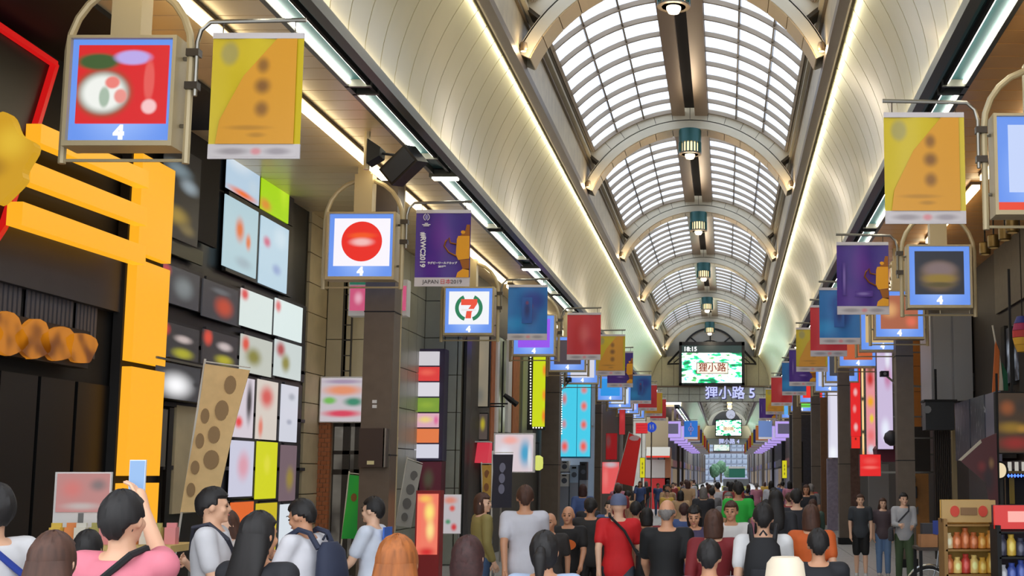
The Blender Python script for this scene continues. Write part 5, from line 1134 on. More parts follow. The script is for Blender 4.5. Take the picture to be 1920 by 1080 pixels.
# ================================================================ beyond the crossing: the next covered block
XC2 = .2; Y2A, Y2B = 92, 172
cw = sroot('wall_end')
for a, b, h_, c in ((-22,-5.6,9,(150,146,136)),(-40,-22,11,(120,116,112)),(6.4,22,9,(140,138,140)),(22,40,10,(110,106,104))):
    MB().box(a, b, 90, 91.8, 0, h_).build('street_front', mat('front_%d' % c[0], c, .6, noise=.12, nscale=1), cw)
    for i in range(int((b-a)/2.2)):
        for z in (3.6, 6.2): MB().box(a+.5+i*2.2, a+1.9+i*2.2, 89.94, 90.02, z, z+1.4).build('front_window', mat('front_glass', (70,80,96), .15), cw)
arcade(XC2, Y2A, Y2B, [Y2A+4+8.2*k for k in range(9)], False)
for s in (-1, 1):
    w = sroot('wall_left' if s < 0 else 'wall_right')
    rnd = random.Random(21+s); y = Y2A
    pal = [(66,56,50),(84,72,62),(58,58,66),(96,84,80),(72,64,72),(50,44,44)]
    while y < 330:
        ln = 5+rnd.random()*5; off = rnd.random()*.5
        x = XC2+s*(5.2+off); a, b = sorted((x, x+s*1.2)); c = pal[rnd.randrange(6)]
        MB().box(a, b, y, y+ln-.15, 0, 6.9).build('shop_wall', mat('far_wall_%d_%d_%d' % c, c, .6, noise=.15), w)
        fx = x-s*.04
        MB().box(min(fx,x), max(fx,x), y+.5, y+ln-.8, .3, 2.6).build('shop_window', glow(((150,150,170),(190,160,120),(110,110,130))[rnd.randrange(3)], .3), w)
        MB().box(min(fx,x), max(fx,x), y+.3, y+ln-.5, 2.8, 3.5).build('shop_fascia', glow(((120,60,60),(80,80,140),(150,120,70),(60,60,66))[rnd.randrange(4)], .4), w)
        y += ln
    # overhead tube rows as in the near block
    for k in range(8): tube_light(XC2+s*3.7, Y2A+2+9.8*k, 9.4, '%s white tube light of the next block, %s' % (ORD[k], 'kiosk side' if s < 0 else 'yellow sign side'), grp='tube lights of the next block, %s' % ('kiosk side' if s < 0 else 'yellow sign side'))
    for k in range(9):
        y = Y2A+3+9*k; x = XC2+s*4.1
        t = thing('violet_light_box', ('first violet lit sign of the next block, dark picture, ' if k == 0 else '%s violet lit sign of the next block, ' % ORD[k])+('beside the blue emblem banner' if s < 0 and k == 0 else 'kiosk side' if s < 0 else 'yellow sign side'), 'sign', (x, y, 4.7), None if k == 0 else 'violet signs of the next block, %s' % ('kiosk side' if s < 0 else 'other side'))
        MB().box(-.62,.62,0,.3,0,1.25).build('cabinet', mat('violet_cab', (190,176,214), .5), t); MB().plate(rect(-.58,.58,.04,1.2), -.02, 0).build('face', glow((186,160,240), .95), t); MB().plate(rect(-.42,.42,.3,1.05), -.04, -.02).build('picture', glow((90,84,110) if k == 0 else ((120,120,190),(200,190,230))[k % 2], .8), t); MB().box(-.08,.08,.1,.2,1.25,2.16).build('post', BEIGE, t)
        bt = thing('far_banner', ('first bright blue banner with a pale emblem in the next block' if s < 0 else 'first pale blue banner of the next block, yellow sign side') if k == 0 else '%s %s banner in the row of the next block, %s' % (ORD[k], ('red','orange','navy','yellow')[k % 4], 'kiosk side' if s < 0 else 'yellow sign side'), 'banner', (x-s*1.35, y-.05, 4.6), None if k == 0 else 'far %s banners, %s' % (('red','orange','navy','yellow')[k % 4], 'kiosk side' if s < 0 else 'other side'))
        MB().box(-.5,.5,-.01,.01,.16,1.36).build('cloth', mat('far_cloth_%d_%d' % (k, s), (24,120,220) if k == 0 and s < 0 else (110,140,200) if k == 0 else ((216,50,50),(226,130,50),(50,50,120),(226,190,40))[k % 4], .6), bt)
        MB().box(-.5,.5,-.012,.012,0,.16).build('hem', HEM, bt)
        if k == 0 and s < 0:
            MB().plate(ringpts(0,.75,.14,.2,0,360,20), -.03, -.012).build('emblem_ring', mat('emblem_pale', (150,140,200)), bt); MB().plate([(-.04,.3),(.04,.3),(.05,1.2),(-.05,1.2)], -.03, -.012).build('emblem_staff', mat('emblem_pale', (150,140,200)), bt)
        MB().tube([(s*1.33,.2,1.45),(-s*.5,.0,1.45)], .02, 5).build('arm', STEEL, bt)
def far_end(Y, xc, label, pxs, beam_txt, scr_label):
    e = sroot('wall_end', (xc, Y, 0))
    MB().box(-3.4, 3.4, 0, .3, 6.78, 8.6).build('wall_core', EWM, e)
    lw = MB()
    for k in range(24): lw.arc(2.0, 3.1, R(-90+7.5*k), R(-90+7.5*(k+1)), 0, .1, 8.55, 0, 1)
    lw.build('lunette', LUN, e)
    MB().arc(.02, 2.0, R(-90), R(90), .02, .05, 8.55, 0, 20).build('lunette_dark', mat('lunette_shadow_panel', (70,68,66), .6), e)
    n = thing('name_beam', label, 'sign', (xc, Y-.6, 6.0))
    MB().box(-3.3, 3.3, 0, .6, 0, .78).build('beam', BEAM, n); text(beam_txt, .74, LETW, n, (.3, -.02, .38), ext=.02, bold=.012)
    MB().box(-3.3, 3.3, .1, .5, .78, .82).build('cap', BRONZE, n)
    x0, x1, y0, y1 = pxs; a, z0 = pay(x0, y1, Y-1); b, z1 = pay(x1, y0, Y-1)
    s = thing('video_screen', scr_label, 'screen', ((a+b)/2, Y-1, z0)); w_, h_ = b-a, z1-z0
    MB().box(-w_/2, w_/2, .02, .4, 0, h_).build('cabinet', BLACK, s); MB().box(-w_/2+.12, w_/2-.12, 0, .02, .12, h_-.14).build('picture', RAP, s)
    MB().box(-.75, .75, -.02, 0, h_*.32, h_*.32+.55).build('caption_board', glow((255,236,200), 1.1), s); text('狸小路', .45, glow((140,60,20), 1), s, (0, -.03, h_*.32+.27), ext=.01)
    text('18:15', .3, glow((255,255,255), 1.2), s, (-w_/2+.6, -.01, h_-.3), ext=.01)
    MB().box(-.05,.05,.2,.3,-.5,0).build('support', BLACKM, s)
far_end(173, XC2, 'second name beam with white lettering, small beneath the first screen', (1341,1391,786,818), '狸小路 4', 'second video screen below the round clock, same green picture as the large one')
ck = thing('clock', 'round pale clock hanging in the vault above the second screen', 'clock', (pay(1370,777,150)[0], 150, pay(1370,777,150)[1]))
MB().plate(ellipse(0,0,.56,.56,32), -.06, .06).build('dial', glow((196,200,220), .9), ck); MB().plate(ringpts(0,0,.54,.6,0,360,32), -.08, .08).build('rim', BRONZE, ck); MB().tube([(0,0,.56),(0,0,2.4)], .03, 6).build('hanger', BRONZE, ck)
for a, l in ((-35,.42),(-120,.3)): MB().bar((0,-.09,0),(l*math.cos(R(a)),-.09,l*math.sin(R(a))), .05, .02).build('hand', BLACK, ck)
for k in range(12): MB().bar((.44*math.cos(R(30*k)),-.075,.44*math.sin(R(30*k))),(.52*math.cos(R(30*k)),-.075,.52*math.sin(R(30*k))), .03, .01).build('hour_mark', BLACK, ck)
# two warm lamps before the clock
for k, (px, py, Y) in enumerate(((1368,757,118),(1368,765,128))):
    x, z = pay(px, py, Y); t = thing('pendant_lamp', ('first','second')[k]+' small glowing drum lamp of the next block, above the clock', 'lamp', (x, Y, z)); MB().lathe([(.27,.3),(.27,.62),(.2,.63)], k=14).build('drum', TEAL, t); MB().lathe([(.2,0),(.24,.05),(.22,.3)], k=14).build('glow_drum', LGLOW, t); MB().lathe([(.01,-.16),(.16,-.1),(.2,0)], k=12).build('bulb', BULB, t); MB().tube([(0,0,.62),(0,0,10.62-z)], .03, 6).build('stem', BRONZE, t)
# third screen and the daylight at the street's end
t = fthing('video_screen', 'third, smallest video screen, pale green, over the far street end', 'screen', 1338, 1369, 826, 846, 290); fbox('cabinet', 1337, 1369, 824, 847, 290, 1, BLACK, t); fbox('picture', 1338.5, 1367.5, 826, 845, 289.9, .1, blur('pale_rapids', [(.35,(150,214,190)),(.5,(240,250,246)),(.7,(214,226,190))], 1.2, .9, detail=3), t); fbox('beam', 1300, 1420, 846, 850, 290.2, 1, mat('far_beam', (90,80,84), .6), t)
FB = mat('far_glass', (150,170,200), .3, .2)
tw = thing('far_building', 'bluish glass building closing the far end of the street', 'building', (pay(1360,890,345)[0], 345, 0))
MB().box(-9, 9, .3, 6, 0, 14).build('wall', mat('far_building_wall', (130,136,150), .6), tw)
me = MB().box(-.65,.65,0,.3,0,1.1).mesh('window', blur('far_window_sky', [(.3,(90,110,150)),(.5,(170,190,220)),(.7,(226,236,250))], .5, .8, detail=3))
for i in range(12):
    for j in range(9): put('window', me, tw, (-8.2+i*1.5, 0, .6+j*1.45))
LEAF = mat('far_leaf', (80,120,90), .7, noise=.3, nscale=4)
for k, (px, h_) in enumerate(((1340,4.5),(1352,6),(1366,4))):
    x, _ = pay(px, 880, 325); t = thing('street_tree', 'tiny pale green tree at the far street end, %s' % ('under the third screen','middle of three','beside the green truck')[k], 'tree', (x*(310+14*k)/325, 310+14*k, 0), 'far street trees')
    MB().tube([(0,0,0),(0,0,h_*.5)], .2, 6).build('trunk', mat('bark', (90,74,60), .8), t)
    bm = bmesh.new(); bmesh.ops.create_icosphere(bm, subdivisions=3, radius=1)
    rr = random.Random(k)
    for v in bm.verts: v.co *= 1.1*(1+.25*rr.random()); v.co.z = v.co.z*1.3+h_*.65
    mm = bpy.data.meshes.new('crown'); bm.to_mesh(mm); bm.free(); mm.materials.append(LEAF); put('crown', mm, t)
tk = fthing('truck', 'small teal and white delivery truck far down the street', 'truck', 1367, 1397, 876, 896, 100)
x0, x1, z0, z1 = fr(1367, 1397, 876, 892, 100); tk.location.z = 0; w_ = x1-x0
MB().box(-w_/2, w_/2, 0, 3.5, .75, z1).build('cargo_box', mat('truck_teal', (24,120,96), .5), tk); MB().box(-w_/2-.02, w_/2+.02, -.02, 3.52, z1-.1, z1+.06).build('roof_edge', WHITE, tk)
MB().box(-w_/2+.06, w_/2-.06, 3.6, 5.0, .5, 2.1).build('cab', WHITE, tk); MB().box(-w_/2, w_/2, -.05, 3.5, .55, .75).build('bumper', DGREY, tk)
for sx in (-1,1):
    for yy in (.7, 4.2): MB().tube([(sx*w_/2-sx*.2,yy,.35),(sx*w_/2,yy,.35)], .35, 14).build('wheel', RUB, tk)
vn = thing('van', 'dark van with a row of pale bars on its roof, before the teal truck', 'van', (pay(1380,905,85)[0], 85, 0))
MB().box(-.95,.95,0,3.8,.45,1.25).build('body', mat('van_khaki', (150,150,90), .4), vn)
MB().plate_x([(.2,1.25),(3.0,1.25),(2.7,1.72),(.5,1.72)], -.85, .85).build('cabin', BLACK, vn); MB().box(-.8,.8,.9,2.2,1.72,1.80).build('roof_bars', mat('van_bars', (190,190,226), .4), vn)
for sx in (-1,1):
    for yy in (.7, 3.0): MB().tube([(sx*.95-sx*.2,yy,.33),(sx*.95,yy,.33)], .33, 14).build('wheel', RUB, vn)
for sx in (-.7,.7): MB().box(sx-.12,sx+.12,-.02,0,.8,.95).build('tail_light', mat('tail_red', (170,30,30), .4), vn)
# ================================================================ the crowd
def capsule(mb, a, b, ra, rb, k=10, n=3):
    a, b = Vector(a), Vector(b); d = (b-a).normalized(); up = Vector((0,0,1)) if abs(d.z) < .9 else Vector((0,1,0))
    x = d.cross(up).normalized(); y = x.cross(d).normalized(); rings = []
    for i in range(n+1): t = math.pi/2*(1-i/n); rings.append((a-d*ra*math.sin(t), max(.0006, ra*math.cos(t))))
    for i in range(n+1): t = math.pi/2*i/n; rings.append((b+d*rb*math.sin(t), max(.0006, rb*math.cos(t))))
    n0 = len(mb.v)
    for c, r in rings:
        for j in range(k): q = 2*math.pi*j/k; mb.v.append(tuple(c+(x*math.cos(q)+y*math.sin(q))*r))
    for i in range(len(rings)-1):
        for j in range(k): p, q = n0+i*k+j, n0+i*k+(j+1)%k; mb.f.append((p,q,q+k,p+k))
    mb.f.append(tuple(n0+j for j in range(k))[::-1]); e = n0+(len(rings)-1)*k; mb.f.append(tuple(e+j for j in range(k))); mb.smooth = True
def loft(mb, rings, k=16):
    """rings: (x, y, z, rx, ry)"""
    n0 = len(mb.v); mb.smooth = True
    for x, y, z, rx, ry in rings:
        for j in range(k): q = 2*math.pi*j/k; mb.v.append((x+rx*math.cos(q), y+ry*math.sin(q), z))
    for i in range(len(rings)-1):
        for j in range(k): p, q = n0+i*k+j, n0+i*k+(j+1)%k; mb.f.append((p,q,q+k,p+k))
    mb.f.append(tuple(n0+j for j in range(k))[::-1]); e = n0+(len(rings)-1)*k; mb.f.append(tuple(e+j for j in range(k)))
def ell(mb, c, r, k=12, n=8):
    loft(mb, [(c[0], c[1], c[2]+r[2]*math.sin(t), max(.0006, r[0]*math.cos(t)), max(.0006, r[1]*math.cos(t))) for t in [math.pi*(i/n-.5) for i in range(n+1)]], k)
def remesh(mb, name, voxel, it=3):
    me = mb.mesh('tmp'); o = bpy.data.objects.new('tmp', me); COL.objects.link(o)
    m = o.modifiers.new('r', 'REMESH'); m.mode = 'VOXEL'; m.voxel_size = voxel; m.use_smooth_shade = True
    s = o.modifiers.new('s', 'SMOOTH'); s.factor = .5; s.iterations = it
    dg = bpy.context.evaluated_depsgraph_get(); dg.update()
    r = bpy.data.meshes.new_from_object(o.evaluated_get(dg)); r.name = name
    bpy.data.objects.remove(o); bpy.data.meshes.remove(me); r.materials.clear(); r.materials.append(None); r.shade_smooth()
    return r
POSES = {   # arms: (swing forward, abduct, elbow bend); legs: forward swing of the two legs, knee bends
 'walk_a': dict(L=(-25,6,15), R=(25,6,25), legs=(20,-18), knees=(6,22), lean=2, yaw=0, nod=0),
 'walk_b': dict(L=(24,6,25), R=(-22,6,14), legs=(-17,19), knees=(20,6), lean=2, yaw=8, nod=3),
 'stand': dict(L=(2,8,12), R=(0,9,16), legs=(2,-3), knees=(2,3), lean=0, yaw=-6, nod=0),
 'look_side': dict(L=(5,9,20), R=(-2,9,25), legs=(4,-6), knees=(3,6), lean=0, yaw=38, nod=4),
 'phone': dict(L=(20,10,95), R=(22,8,100), legs=(2,-4), knees=(2,4), lean=3, yaw=0, nod=20),
 'raise': dict(L=(4,10,20), R=(96,-30,70), legs=(2,-3), knees=(2,3), lean=0, yaw=4, nod=-4),
 'clasp': dict(L=(12,4,70), R=(14,4,74), legs=(8,-8), knees=(3,8), lean=0, yaw=-12, nod=2),
}
def joints(pose):
    P = POSES[pose]; J = {}
    ln = math.tan(R(P['lean']))
    J['off'] = lambda z: ln*(z-.95)
    for s, key in ((-1,'L'), (1,'R')):
        sw, ab, el = [R(v) for v in P[key]]; S = Vector((s*.178, J['off'](1.39), 1.39))
        d = Vector((s*math.sin(ab), math.sin(sw)*math.cos(ab), -math.cos(sw)*math.cos(ab)))
        E = S+d*.285; inn = -s*.35*math.sin(min(el, R(90)))
        d2 = Vector((s*math.sin(ab)*.4+inn, math.sin(sw+el), -math.cos(sw+el))).normalized(); Wr = E+d2*.245
        J[key] = (S, E, Wr, d2)
    for s, key, lg, kn in ((-1,'LL',P['legs'][0],P['knees'][0]), (1,'RL',P['legs'][1],P['knees'][1])):
        Hp = Vector((s*.092, 0, .90)); a = R(lg); K = Hp+Vector((0, math.sin(a), -math.cos(a)))*.43; b = a-R(kn); A = K+Vector((0, math.sin(b), -math.cos(b)))*.41
        J[key] = (Hp, K, A)
    low = min(J['LL'][2].z, J['RL'][2].z); J['dz'] = .075-low
    return J
TORSO = [(.80,.13,.10),(.88,.168,.118),(.96,.166,.118),(1.06,.138,.102),(1.15,.142,.105),(1.27,.166,.116),(1.36,.172,.108),(1.42,.125,.082),(1.455,.062,.058)]
def torso(mb, J, g, z0, z1):
    rs = [(0, J['off'](z), z, rx+g, ry+g) for z, rx, ry in TORSO if z0-.001 <= z <= z1+.001]; loft(mb, rs, 18)
CACHE = {}
def body_mesh(pose):
    if ('body', pose) in CACHE: return CACHE[('body', pose)]
    J = joints(pose); P = POSES[pose]; mb = MB(); torso(mb, J, 0, .8, 1.46)
    for key in ('L','R'):
        S, E, Wr, d2 = J[key]; capsule(mb, (S.x*.45, S.y, 1.40), S, .058, .058); capsule(mb, S, E, .054, .041); capsule(mb, E, Wr, .041, .028); capsule(mb, Wr, Wr+d2*.075, .03, .034)
    for key in ('LL','RL'):
        Hp, K, A = J[key]; capsule(mb, Hp, K, .086, .056); capsule(mb, K, K*.6+A*.4+Vector((0,-.012,0)), .054, .056); capsule(mb, K*.6+A*.4+Vector((0,-.01,0)), A, .054, .036); capsule(mb, A+Vector((0,-.02,-.03)), A+Vector((0,.14,-.045)), .036, .028)
    hb = MB(); ell(hb, (0,-.012,1.605), (.077,.095,.102)); ell(hb, (0,.022,1.545), (.06,.07,.076)); capsule(hb, (0,.088,1.60), (0,.103,1.568), .010, .015); ell(hb, (0,.086,1.532), (.024,.012,.010)); capsule(hb, (-.035,.074,1.612), (.035,.074,1.612), .013, .013); ell(hb, (0,.08,1.498), (.026,.018,.018))
    for s in (-1,1): ell(hb, (s*.079,-.008,1.582), (.012,.024,.034)); ell(hb, (s*.04,.062,1.562), (.026,.022,.026))
    q = Matrix.Translation((0, J['off'](1.46), 0)) @ Matrix.Translation((0,0,1.48)) @ Matrix.Rotation(R(-P['yaw']), 4, 'Z') @ Matrix.Rotation(R(-P['nod']), 4, 'X') @ Matrix.Translation((0,0,-1.48))
    n = len(mb.v); mb.v += [tuple(q @ Vector(p)) for p in hb.v]; mb.f += [tuple(i+n for i in f) for f in hb.f]
    capsule(mb, q @ Vector((0,-.015,1.53)), (0, J['off'](1.40), 1.39), .052, .062)
    me = remesh(mb, 'body_'+pose, .0115)
    fb = MB()                                                   # fingers rooted inside the palm
    for key, s in (('L',-1),('R',1)):
        S, E, Wr, d2 = J[key]; pal = Wr+d2*.085
        side = d2.cross(Vector((1,0,0))).normalized() if abs(d2.x) < .9 else Vector((0,1,0))
        nor = side.cross(d2).normalized()*(-s)
        for i, (o, l) in enumerate(((-.030,.062),(-.010,.072),(.010,.068),(.030,.052))):
            a = pal+side*o; b = a+d2*l*.55+nor*.006+side*o*.15; c = b+d2*l*.42+nor*.022
            capsule(fb, a-d2*.02, b, .0092, .0085, 6, 2); capsule(fb, b, c, .0085, .0068, 6, 2)
        a = Wr+d2*.035+side*.024; b = a+side*.034+d2*.028+nor*.012; c = b+d2*.03+side*.006+nor*.008
        capsule(fb, a, b, .0115, .010, 6, 2); capsule(fb, b, c, .0098, .0078, 6, 2)
    f2 = fb.mesh('f'); bm = bmesh.new(); bm.from_mesh(me); bm.from_mesh(f2); bm.to_mesh(me); bm.free(); bpy.data.meshes.remove(f2); me.shade_smooth()
    CACHE[('body', pose)] = (me, q, J); return CACHE[('body', pose)]
def top_mesh(pose, sleeve):
    k = ('top', pose, sleeve)
    if k in CACHE: return CACHE[k]
    J = joints(pose); mb = MB(); torso(mb, J, .017, .80, 1.43)
    for key in ('L','R'):
        S, E, Wr, d2 = J[key]; capsule(mb, (S.x*.5, S.y, 1.392), S, .067, .074)
        if sleeve == 'short': capsule(mb, S, S+(E-S)*.66, .074, .066)
        else: capsule(mb, S, E, .072, .058); capsule(mb, E, E+(Wr-E)*.88, .058, .044)
    if sleeve == 'dress': loft(mb, [(0,0,.5,.25,.2),(0,0,.7,.21,.16),(0,0,.95,.185,.135)], 18)
    CACHE[k] = remesh(mb, 'top_%s_%s' % (pose, sleeve), .0165, 2); return CACHE[k]
def legs_mesh(pose, short):
    k = ('legs', pose, short)
    if k in CACHE: return CACHE[k]
    J = joints(pose); mb = MB(); torso(mb, J, .010, .80, .96)
    for key in ('LL','RL'):
        Hp, K, A = J[key]; capsule(mb, Hp, K if not short else Hp+(K-Hp)*.92, .104, .078 if not short else .086)
        if not short: capsule(mb, K, A+(K-A)*.06, .076, .064)
    CACHE[k] = remesh(mb, 'trousers_%s' % pose, .0165, 2); return CACHE[k]
def shoe_meshes(pose):
    k = ('shoe', pose)
    if k in CACHE: return CACHE[k]
    J = joints(pose); out = []
    for key in ('LL','RL'):
        A = J[key][2]; mb = MB(); capsule(mb, A+Vector((0,-.03,-.035)), A+Vector((0,.15,-.045)), .044, .036, 12, 4); capsule(mb, A+Vector((0,-.01,-.02)), A+Vector((0,-.01,.01)), .045, .044, 12, 3); out.append(remesh(mb, 'shoe', .012, 2))
    CACHE[k] = out; return out
def hair_mesh(style):
    k = ('hair', style)
    if k in CACHE: return CACHE[k]
    rn = random.Random(len(style)*7); mb = MB(); n, kk = 18, 28; base = len(mb.v); mb.smooth = True
    full = style in ('bob', 'long', 'ponytail')
    for i in range(n+1):
        t = math.pi*(i/n-.5)
        for j in range(kk):
            p = 2*math.pi*j/kk; d = Vector((math.cos(t)*math.cos(p), math.cos(t)*math.sin(p), math.sin(t)))
            g = 1+.045*math.sin(p*11+i*.6)*(.5+.5*rn.random())
            if d.y > .30 and d.z < (.50 if not full else .42): g = .80
            if not full and d.z < -.28 and d.y > -.55: g = .78
            if not full and abs(d.x) > .55 and d.z < .0 and d.y > -.2: g = .82
            if style == 'bald': g *= .80 if d.z > .0 or d.y > -.1 else .93
            rz = .118 if d.z > 0 else (.118 if not full else .135)
            mb.v.append((d.x*.090*g, -.012+d.y*.110*g, 1.602+d.z*rz*g))
    for i in range(n):
        for j in range(kk): a, b = base+i*kk+j, base+i*kk+(j+1)%kk; mb.f.append((a,b,b+kk,a+kk))
    if style == 'bob': loft(mb, [(0,-.03,1.44,.05,.04),(0,-.03,1.46,.088,.072),(0,-.03,1.54,.096,.088),(0,-.03,1.61,.085,.088)], 18)
    if style == 'long': loft(mb, [(0,-.10,1.22,.05,.02),(0,-.105,1.26,.105,.035),(0,-.095,1.38,.115,.048),(0,-.06,1.49,.105,.070),(0,-.035,1.60,.088,.088)], 20)
    if style == 'ponytail': capsule(mb, (0,-.125,1.60), (0,-.15,1.56), .03, .04); capsule(mb, (0,-.15,1.56), (0,-.155,1.40), .042, .018)
    CACHE[k] = mb.mesh('hair_'+style); CACHE[k].materials.clear(); CACHE[k].materials.append(None); return CACHE[k]
def hat_mesh(style):
    k = ('hat', style)
    if k in CACHE: return CACHE[k]
    mb = MB()
    if style == 'cap':
        loft(mb, [(0,-.01,1.60,.094,.114),(0,-.01,1.65,.094,.112),(0,-.012,1.70,.078,.09),(0,-.012,1.728,.035,.04)], 20); loft(mb, [(0,.10,1.628,.066,.075),(0,.102,1.636,.064,.072)], 16)
    else:
        loft(mb, [(0,-.01,1.575,.15,.17),(0,-.01,1.60,.112,.13),(0,-.01,1.61,.106,.124),(0,-.01,1.69,.095,.112),(0,-.01,1.72,.07,.085)], 22)
    CACHE[k] = mb.mesh(style); CACHE[k].materials.clear(); CACHE[k].materials.append(None); return CACHE[k]
def inst(name, me, par, m):
    o = bpy.data.objects.new(name, me); COL.objects.link(o); o.parent = par
    o.material_slots[0].link = 'OBJECT'; o.material_slots[0].material = m
    return o
SKIN = [mat('skin_%d' % i, c, .5) for i, c in enumerate(((222,172,140),(206,150,116),(232,186,156)))]
HAIRC = {'black': mat('hair_black', (26,22,22), .62, noise=.3, nscale=40, stretch=(1,1,.1)), 'brown': mat('hair_brown', (74,46,34), .62, noise=.3, nscale=40, stretch=(1,1,.1)), 'maroon': mat('hair_maroon', (58,30,28), .62, noise=.3, nscale=40), 'orange': mat('hair_orange', (150,84,34), .62, noise=.3, nscale=40, stretch=(1,1,.1)), 'grey': mat('hair_grey', (120,114,110), .5, noise=.2, nscale=40), 'cream': mat('hair_cream', (206,184,152), .5, noise=.2, nscale=40)}
EYEW = mat('eye_dark', (40,28,24), .2); LIPM = mat('lips', (176,96,90), .5)
eye_me = MB(); ell(eye_me, (0,0,0), (.013,.006,.007), 10, 6); eye_me = eye_me.mesh('eye', EYEW)
lip_me = MB(); ell(lip_me, (0,0,0), (.022,.006,.006), 10, 6); lip_me = lip_me.mesh('mouth', LIPM)
brow_me = MB(); brow_me.tube([(-.018,0,0),(0,.003,.004),(.018,0,0)], .0035, 6); brow_me = brow_me.mesh('eyebrow', HAIRC['black'])
def C(rgb, n=.06): return mat('cloth_%d_%d_%d' % rgb, rgb, .75, noise=n, nscale=6)
def person(px, py, Y, rz, pose, hair, hc, top, sleeve, bottom, label, short=False, hat=None, hatc=None, shoe=(40,38,40), group=None, skin=None, xz=None):
    if xz: X, zt = xz
    else: X, zt = pay(px, py, Y)
    sc = zt/1.722 if not hat else zt/1.735
    sc = max(.8, min(1.13, sc))
    body, q, J = body_mesh(pose)
    t = thing('person', label, 'person', (X, Y, 0), group, R(rz)); t.scale = (sc, sc, sc)
    dz = J['dz']; sk = SKIN[skin if skin is not None else int(abs(px)) % 3]
    bo = inst('body', body, t, sk)
    for o in [bo, inst('shirt' if sleeve != 'dress' else 'dress', top_mesh(pose, sleeve), t, top), inst('shorts' if short else 'trousers', legs_mesh(pose, short), t, bottom)]: o.location = (0,0,dz)
    for s in shoe_meshes(pose): inst('shoe', s, t, mat('shoe_%d_%d_%d' % shoe, shoe, .5)).location = (0,0,dz)
    Q = Matrix.Translation((0,0,dz)) @ q
    if hair: inst('hair', hair_mesh(hair), t, HAIRC[hc]).matrix_basis = Q
    if hat: inst(hat, hat_mesh(hat), t, hatc).matrix_basis = Q
    if 50 < abs(rz) < 310:
        for sx in (-.032,.032):
            put('eye', eye_me, bo).matrix_basis = q @ Matrix.Translation((sx,.0835,1.590)); put('eyebrow', brow_me, bo).matrix_basis = q @ Matrix.Translation((sx,.087,1.618))
        put('mouth', lip_me, bo).matrix_basis = q @ Matrix.Translation((0,.0965,1.532))
    return t
def worn(p, name, label, cat, build):
    """a thing carried by person p, set in the person's own axes"""
    t = thing(name, label, cat, p.location, None, p.rotation_euler.z); t.scale = p.scale; build(t); return t
def backpack(c, c2):
    def f(t):
        z = .03
        mb = MB(); loft(mb, [(0,-.215,.92+z,.13,.075),(0,-.22,.95+z,.155,.095),(0,-.22,1.15+z,.158,.092),(0,-.205,1.32+z,.135,.075),(0,-.19,1.385+z,.08,.04)], 20); mb.build('pack_body', c, t)
        mb = MB(); loft(mb, [(0,-.315,.97+z,.09,.02),(0,-.325,1.0+z,.11,.03),(0,-.315,1.14+z,.10,.025)], 16); mb.build('front_pocket', c2, t)
        for s in (-1,1): MB().tube([(s*.09,-.16,1.34+z),(s*.105,-.09,1.45+z),(s*.11,0,1.475+z),(s*.115,.095,1.42+z),(s*.125,.142,1.28+z),(s*.15,.09,1.10+z),(s*.14,-.15,1.02+z)], .021, 6).build('strap', c, t)
        MB().tube([(-.03,-.15,1.40+z),(0,-.155,1.44+z),(.03,-.15,1.40+z)], .009, 6).build('grab_loop', c2, t)
    return f
def sidebag(c, s=1):
    def f(t):
        mb = MB(); loft(mb, [(s*.245,-.03,.80,.045,.12),(s*.25,-.03,.82,.058,.14),(s*.25,-.03,1.02,.05,.135),(s*.24,-.03,1.06,.03,.11)], 16); mb.build('bag_body', c, t)
        MB().tube([(s*.25,-.14,1.0),(s*.08,-.15,1.30),(-s*.09,-.10,1.46),(-s*.10,0,1.482),(-s*.08,.12,1.38),(s*.1,.155,1.2),(s*.25,.08,1.0)], .016, 6).build('strap', c, t)
    return f
BLKC, NAVY, WHT = C((22,22,24)), C((30,32,48)), C((214,212,214)); JEAN = C((66,90,124)); CHAR = C((58,62,70))
p1 = person(-12,906,7.0,60,'stand','short','black',WHT,'short',CHAR,'person in a white shirt cut off by the picture edge below the black shop')
worn(p1, 'shoulder_bag', 'deep blue bag of the person in white at the picture edge', 'bag', sidebag(C((36,60,150)), 1))
person(104,1000,5.5,-6,'stand','long','brown',C((46,36,36)),'short',BLKC,'woman with long dark brown hair in front of the pink shirt man')
person(166,985,8.4,4,'walk_a','bob','black',C((60,50,52)),'short',BLKC,'person with black bobbed hair mostly hidden behind the pink shirt man')
p4 = person(237,922,6.2,-4,'raise','short','black',C((214,120,136)),'short',CHAR,'tall man in a pink shirt raising a phone, seen from behind')
worn(p4, 'shoulder_bag', 'black bag strapped across the pink shirt man', 'bag', sidebag(BLKC, -1))
S_, E_, W_, d_ = joints('raise')['R']
def phone(t):
    c = W_+d_*.13; mb = MB().box(c.x-.038, c.x+.038, c.y+.012, c.y+.022, c.z-.03, c.z+.125); mb.build('case', mat('phone_case', (200,210,226), .3), t)
    MB().box(c.x-.034, c.x+.034, c.y+.008, c.y+.012, c.z-.026, c.z+.121).build('screen', glow((150,190,240), .9), t)
worn(p4, 'phone', 'bright pale blue phone held up above the pink shirt man', 'phone', phone)
p5 = person(402,914,9.6,-82,'clasp','short','black',C((206,204,208)),'short',C((40,40,52)),'young man in a white shirt seen side-on before the beige banner flag')
worn(p5, 'shoulder_bag', 'dark strap bag of the side-on man near the beige banner flag', 'bag', sidebag(C((46,46,58)), -1))
person(484,950,7.2,-18,'walk_b','long','black',C((32,32,38)),'long',BLKC,'woman with long black hair and black clothes before the lit cards')
person(437,956,11.2,150,'phone','bob','brown',C((210,200,196)),'short',CHAR,'person in pale top facing back, between the side-on man and black-haired woman')
p8 = person(580,936,10.0,72,'phone','short','black',C((222,220,226)),'short',BLKC,'youth in a white shirt with a navy backpack before the stone corner')
